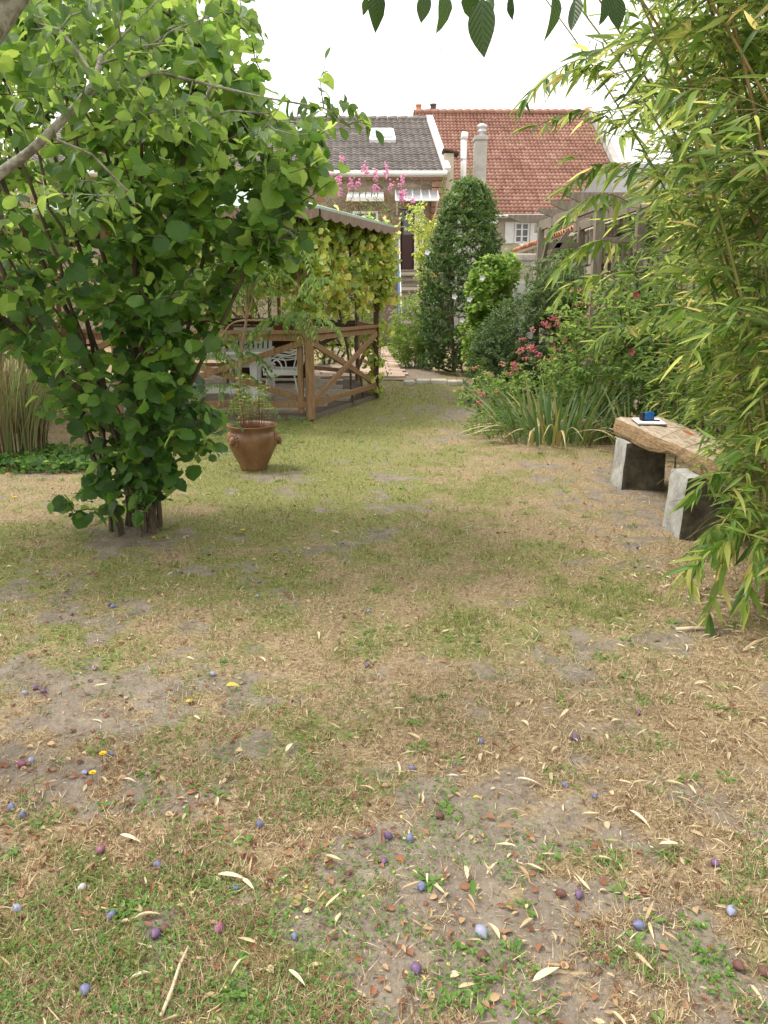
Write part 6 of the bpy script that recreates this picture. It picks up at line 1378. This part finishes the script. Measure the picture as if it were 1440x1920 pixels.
plums = [(22, 1518, 'blue', .032, 'blue plum standing on end at the left edge beside pale yellow petals'), (43, 1530, 'blue', .030, 'blue plum lying right of the one standing on end at the left edge'),
 (48, 1302, 'pale', .028, 'pale plum, leftmost of the trio on bare soil at the left edge'), (66, 1292, 'violet', .032, 'violet plum in the middle of the trio on bare soil at the left edge'), (82, 1299, 'violet', .028, 'mauve plum, rightmost of the trio on bare soil at the left edge'),
 (178, 1256, 'pale', .030, 'single pale blue plum in weeds above the trio at the left'), (41, 1437, 'magenta', .036, 'pinkish squashed plum touching a pale one left of the yellow dandelions'), (59, 1430, 'pale', .032, 'pale plum touching the pinkish squashed one left of the dandelions'),
 (158, 1450, 'pale', .026, 'pale blue plum just left of the lower dandelion'), (168, 1448, 'violet', .022, 'small dusky plum between the pale one and the lower dandelion'), (210, 1417, 'blue', .022, 'small blue plum above right of the upper dandelion'),
 (487, 1552, 'blue', .030, 'blue plum upright on soil in the left middle foreground'), (189, 1597, 'magenta', .034, 'dull reddish plum beside a brown bark piece'), (295, 1629, 'blue', .030, 'blue plum tilted among straw right of the mouldy white one'),
 (154, 1665, 'white', .030, 'mouldy whitish pink plum in the weeds at lower left'), (32, 1707, 'pale', .032, 'round lavender plum near the lower left edge'), (209, 1721, 'blue', .032, 'blue plum with a dark split beside yellow scraps at lower left'),
 (411, 1746, 'magenta', .038, 'large magenta plum above the long dry stick'), (292, 1757, 'violet', .036, 'dark reddish violet plum left of the large magenta one'), (310, 1748, 'brown', .032, 'brown rotten plum touching the dark reddish one'),
 (443, 1670, 'blue', .022, 'small blue plum above the large magenta one'), (552, 1758, 'blue', .024, 'small blue plum half hidden in the yellow flecked weed patch'), (161, 1867, 'blue', .034, 'blue plum by a yellow scrap at the bottom left'),
 (399, 1269, 'pale', .030, 'pale grey blue plum beside weeds left of the yellow leaf'), (213, 1142, 'blue', .032, 'blue plum of a touching pair below the hazel'), (206, 1139, 'violet', .028, 'dark plum of the touching pair below the hazel'), (135, 1155, 'violet', .024, 'small violet plum on the bare patch below the hazel'),
 (483, 1120, 'pale', .026, 'pale plum on straw below and right of the hazel'), (340, 1076, 'violet', .024, 'dusky plum in the grass just below the hazel'), (129, 1082, 'violet', .022, 'small violet plum in the grass at far left below the hazel'), (691, 1151, 'pale', .022, 'small grey blue plum on soil near the middle of the lawn'),
 (688, 1253, 'violet', .028, 'plum with a yellow leaf against it in the middle of the lawn'), (902, 1392, 'blue', .028, 'blue plum on bare soil left of the dark wrinkled one'), (1078, 1389, 'violet', .036, 'dark wrinkled plum on the straw right of centre'), (1197, 1341, 'violet', .026, 'small violet plum in straw above right of the wrinkled one'),
 (772, 1441, 'blue', .026, 'blue plum in weeds at the centre of the foreground'), (728, 1571, 'violet', .034, 'upright violet plum on bare soil at the centre'), (768, 1573, 'blue', .032, 'blue plum right of the upright violet one on bare soil'), (825, 1534, 'brown', .032, 'round brown plum on bare soil right of the blue and violet pair'),
 (720, 1620, 'violet', .028, 'violet plum below the blue and violet pair'), (790, 1669, 'blue', .032, 'blue plum lying sideways in the small weed patch left of centre soil'), (902, 1751, 'pale', .042, 'pale blue split plum below the green willow shaped leaf'),
 (905, 1800, 'brown', .036, 'brown plum below the pale split one'), (780, 1820, 'violet', .036, 'dark plum lying sideways beside the lower bare patch'), (1198, 1741, 'blue', .036, 'round dark blue plum facing up on soil at lower right'), (1340, 1622, 'violet', .034, 'shiny purple plum under a dry leaf at lower right'),
 (1370, 1714, 'pale', .034, 'lavender plum in straw near the lower right edge'), (1114, 1497, 'blue', .024, 'dark blue plum in grass above the bare soil at right'), (1059, 1478, 'blue', .026, 'grey blue plum beside small yellow petals right of centre'), (1052, 1677, 'brown', .034, 'brown plum beside a grey one in the right foreground'),
 (1085, 1677, 'violet', .032, 'greyish plum right of a brown one in the right foreground'), (1195, 1030, 'violet', .024, 'small violet plum on dark soil near the bench'), (1190, 1066, 'violet', .022, 'tiny violet plum on soil below the bench'), (1432, 1827, 'brown', .036, 'reddish brown plum at the lower right edge'), (1383, 1820, 'brown', .034, 'reddish brown plum left of another at the lower right edge')]
for i, (x, y, key, s_, lab) in enumerate(plums):
    p = gnd(x, y); o = bpy.data.objects.new('plum', PMS[key][i % 2]); COL.objects.link(o); s2 = s_ * (.88 + .02 * p.y)
    o.location = (p.x, p.y, float(gh(np.array([p.x]), np.array([p.y]))[0]) + s2 * .33); o.scale = (s2, s2 * 1.12, s2); o.rotation_euler = (random.uniform(-.3, .3) + (1.2 if 'upright' in lab or 'standing' in lab else 0), random.uniform(-.5, .5), random.uniform(0, pi))
    tag(o, lab, 'plum', 'fallen plums')
M_dand = rough_mat('dandelion_yellow', [(.70, .42, .01), (.80, .56, .02), (.84, .66, .05)], 30, .7, .2, .002)
for x, y, lab in ((455, 1004, 'yellow dandelion in the grass right of the hazel'), (287, 1014, 'yellow dandelion at the foot of the hazel stems'), (192, 1427, 'yellow dandelion, upper of two in the left foreground'), (173, 1464, 'yellow dandelion, lower of two in the left foreground'), (27, 938, 'yellow dandelion on bare soil at the far left edge'), (14, 893, 'yellow dandelion beside the ivy carpet at the far left')):
    p = gnd(x, y); z0 = float(gh(np.array([p.x]), np.array([p.y]))[0]); t = thing('dandelion', lab, 'flower', (p.x, p.y, z0), 'dandelions in the lawn'); r_ = .009 + .0012 * p.y
    MB().tube([(p.x, p.y, z0), (p.x + .004, p.y, z0 + .03)], .0015, 5).build('stem', M_gtwig, t)
    mb = MB()
    for ring_, (rr, el) in enumerate(((r_, .25), (r_ * .75, .6), (r_ * .45, 1.0))):
        for k in range(14):
            a = 2 * pi * k / 14 + ring_ * .2; d = Vector((cos(a) * cos(el), sin(a) * cos(el), sin(el))) * rr; s2 = Vector((-sin(a), cos(a), 0)) * rr * .16; c_ = Vector((p.x + .004, p.y, z0 + .03)); mb.add([c_ - s2 * .4, c_ + s2 * .4, c_ + d + s2, c_ + d - s2], [(0, 1, 2, 3)])
    mb.build('flower_head', M_dand, t)
M_cane = plain('dry_stick', (.52, .42, .29), .7, dirt=.25, scale=30)
for (xa, ya, xb, yb, r_, lab) in ((302, 1905, 353, 1775, .0042, 'long straight pale dry stick in the lower left foreground'), (1268, 1180, 1345, 1176, .009, 'thick dry bamboo piece under the overhanging leaves'), (792, 1505, 795, 1484, .0035, 'short pale stick on bare soil near the centre')):
    a, b_ = gnd(xa, ya, .02), gnd(xb, yb, .02); mb = MB(); mb.tube([a, a.lerp(b_, .35) + Vector((.002, 0, .003)), a.lerp(b_, .7) - Vector((.003, 0, 0)), b_], [r_, r_ * .95, r_ * .9, r_ * .7], 7); tag(mb.build('stick', M_cane, None, True, org=a), lab, 'stick')
for (x, y, s_, az, mk, lab) in ((438, 1296, .062, .2, 'yellow_leaf', 'yellow green fallen leaf left of centre'), (355, 1327, .038, 1.0, 'yellow_leaf', 'crumpled pale yellow leaf on a bare patch'), (896, 1507, .032, .1, 'yellow_leaf', 'small round yellow leaf on soil at the centre'), (993, 1470, .09, -.25, 'dry_leaf', 'large pale dry bamboo leaf lying flat right of centre'),
                               (1193, 1530, .085, -1.0, 'dry_leaf', 'large dry leaf lying diagonally in the right foreground'), (1262, 1595, .085, .1, 'dry_leaf', 'pale dry leaf lying level at the right foreground'), (1030, 1855, .095, .6, 'dry_leaf', 'curled pale leaf at the bottom right of centre'), (889, 1695, .08, 1.5, 'clover', 'narrow green willow shaped leaf pointing up the picture'),
                               (952, 1561, .07, .0, 'dry_leaf', 'orange brown dry leaf on soil right of centre'), (541, 1420, .075, 1.3, 'dry_leaf', 'white bleached leaf pointing away left of centre'), (249, 1577, .075, -.3, 'dry_leaf', 'tan curled leaf in straw at left'), (440, 1652, .09, -.1, 'dry_leaf', 'long tan leaf beside a small blue plum'), (560, 1832, .06, -.7, 'dry_leaf', 'pale broad leaf in weeds at the bottom')):
    p = gnd(x, y); tv, tt, tu = leaf_tpl(.5 if mk == 'yellow_leaf' else .2, 7, .45, .35, .15, twist=.4); o = place_obj('fallen_leaf', tri_mesh('fallen_leaf', tv * s_, tt, bpy.data.materials[mk], np.full(len(tv), .4 if mk != 'dry_leaf' else (.3 if 'orange' in lab else .85)), tu))
    o.location = (p.x - cos(az) * s_ / 2 * 1, p.y, .022); o.rotation_euler = (0, random.uniform(-.2, .2), az - pi / 2); tag(o, lab, 'leaf', 'fallen leaves on the lawn')
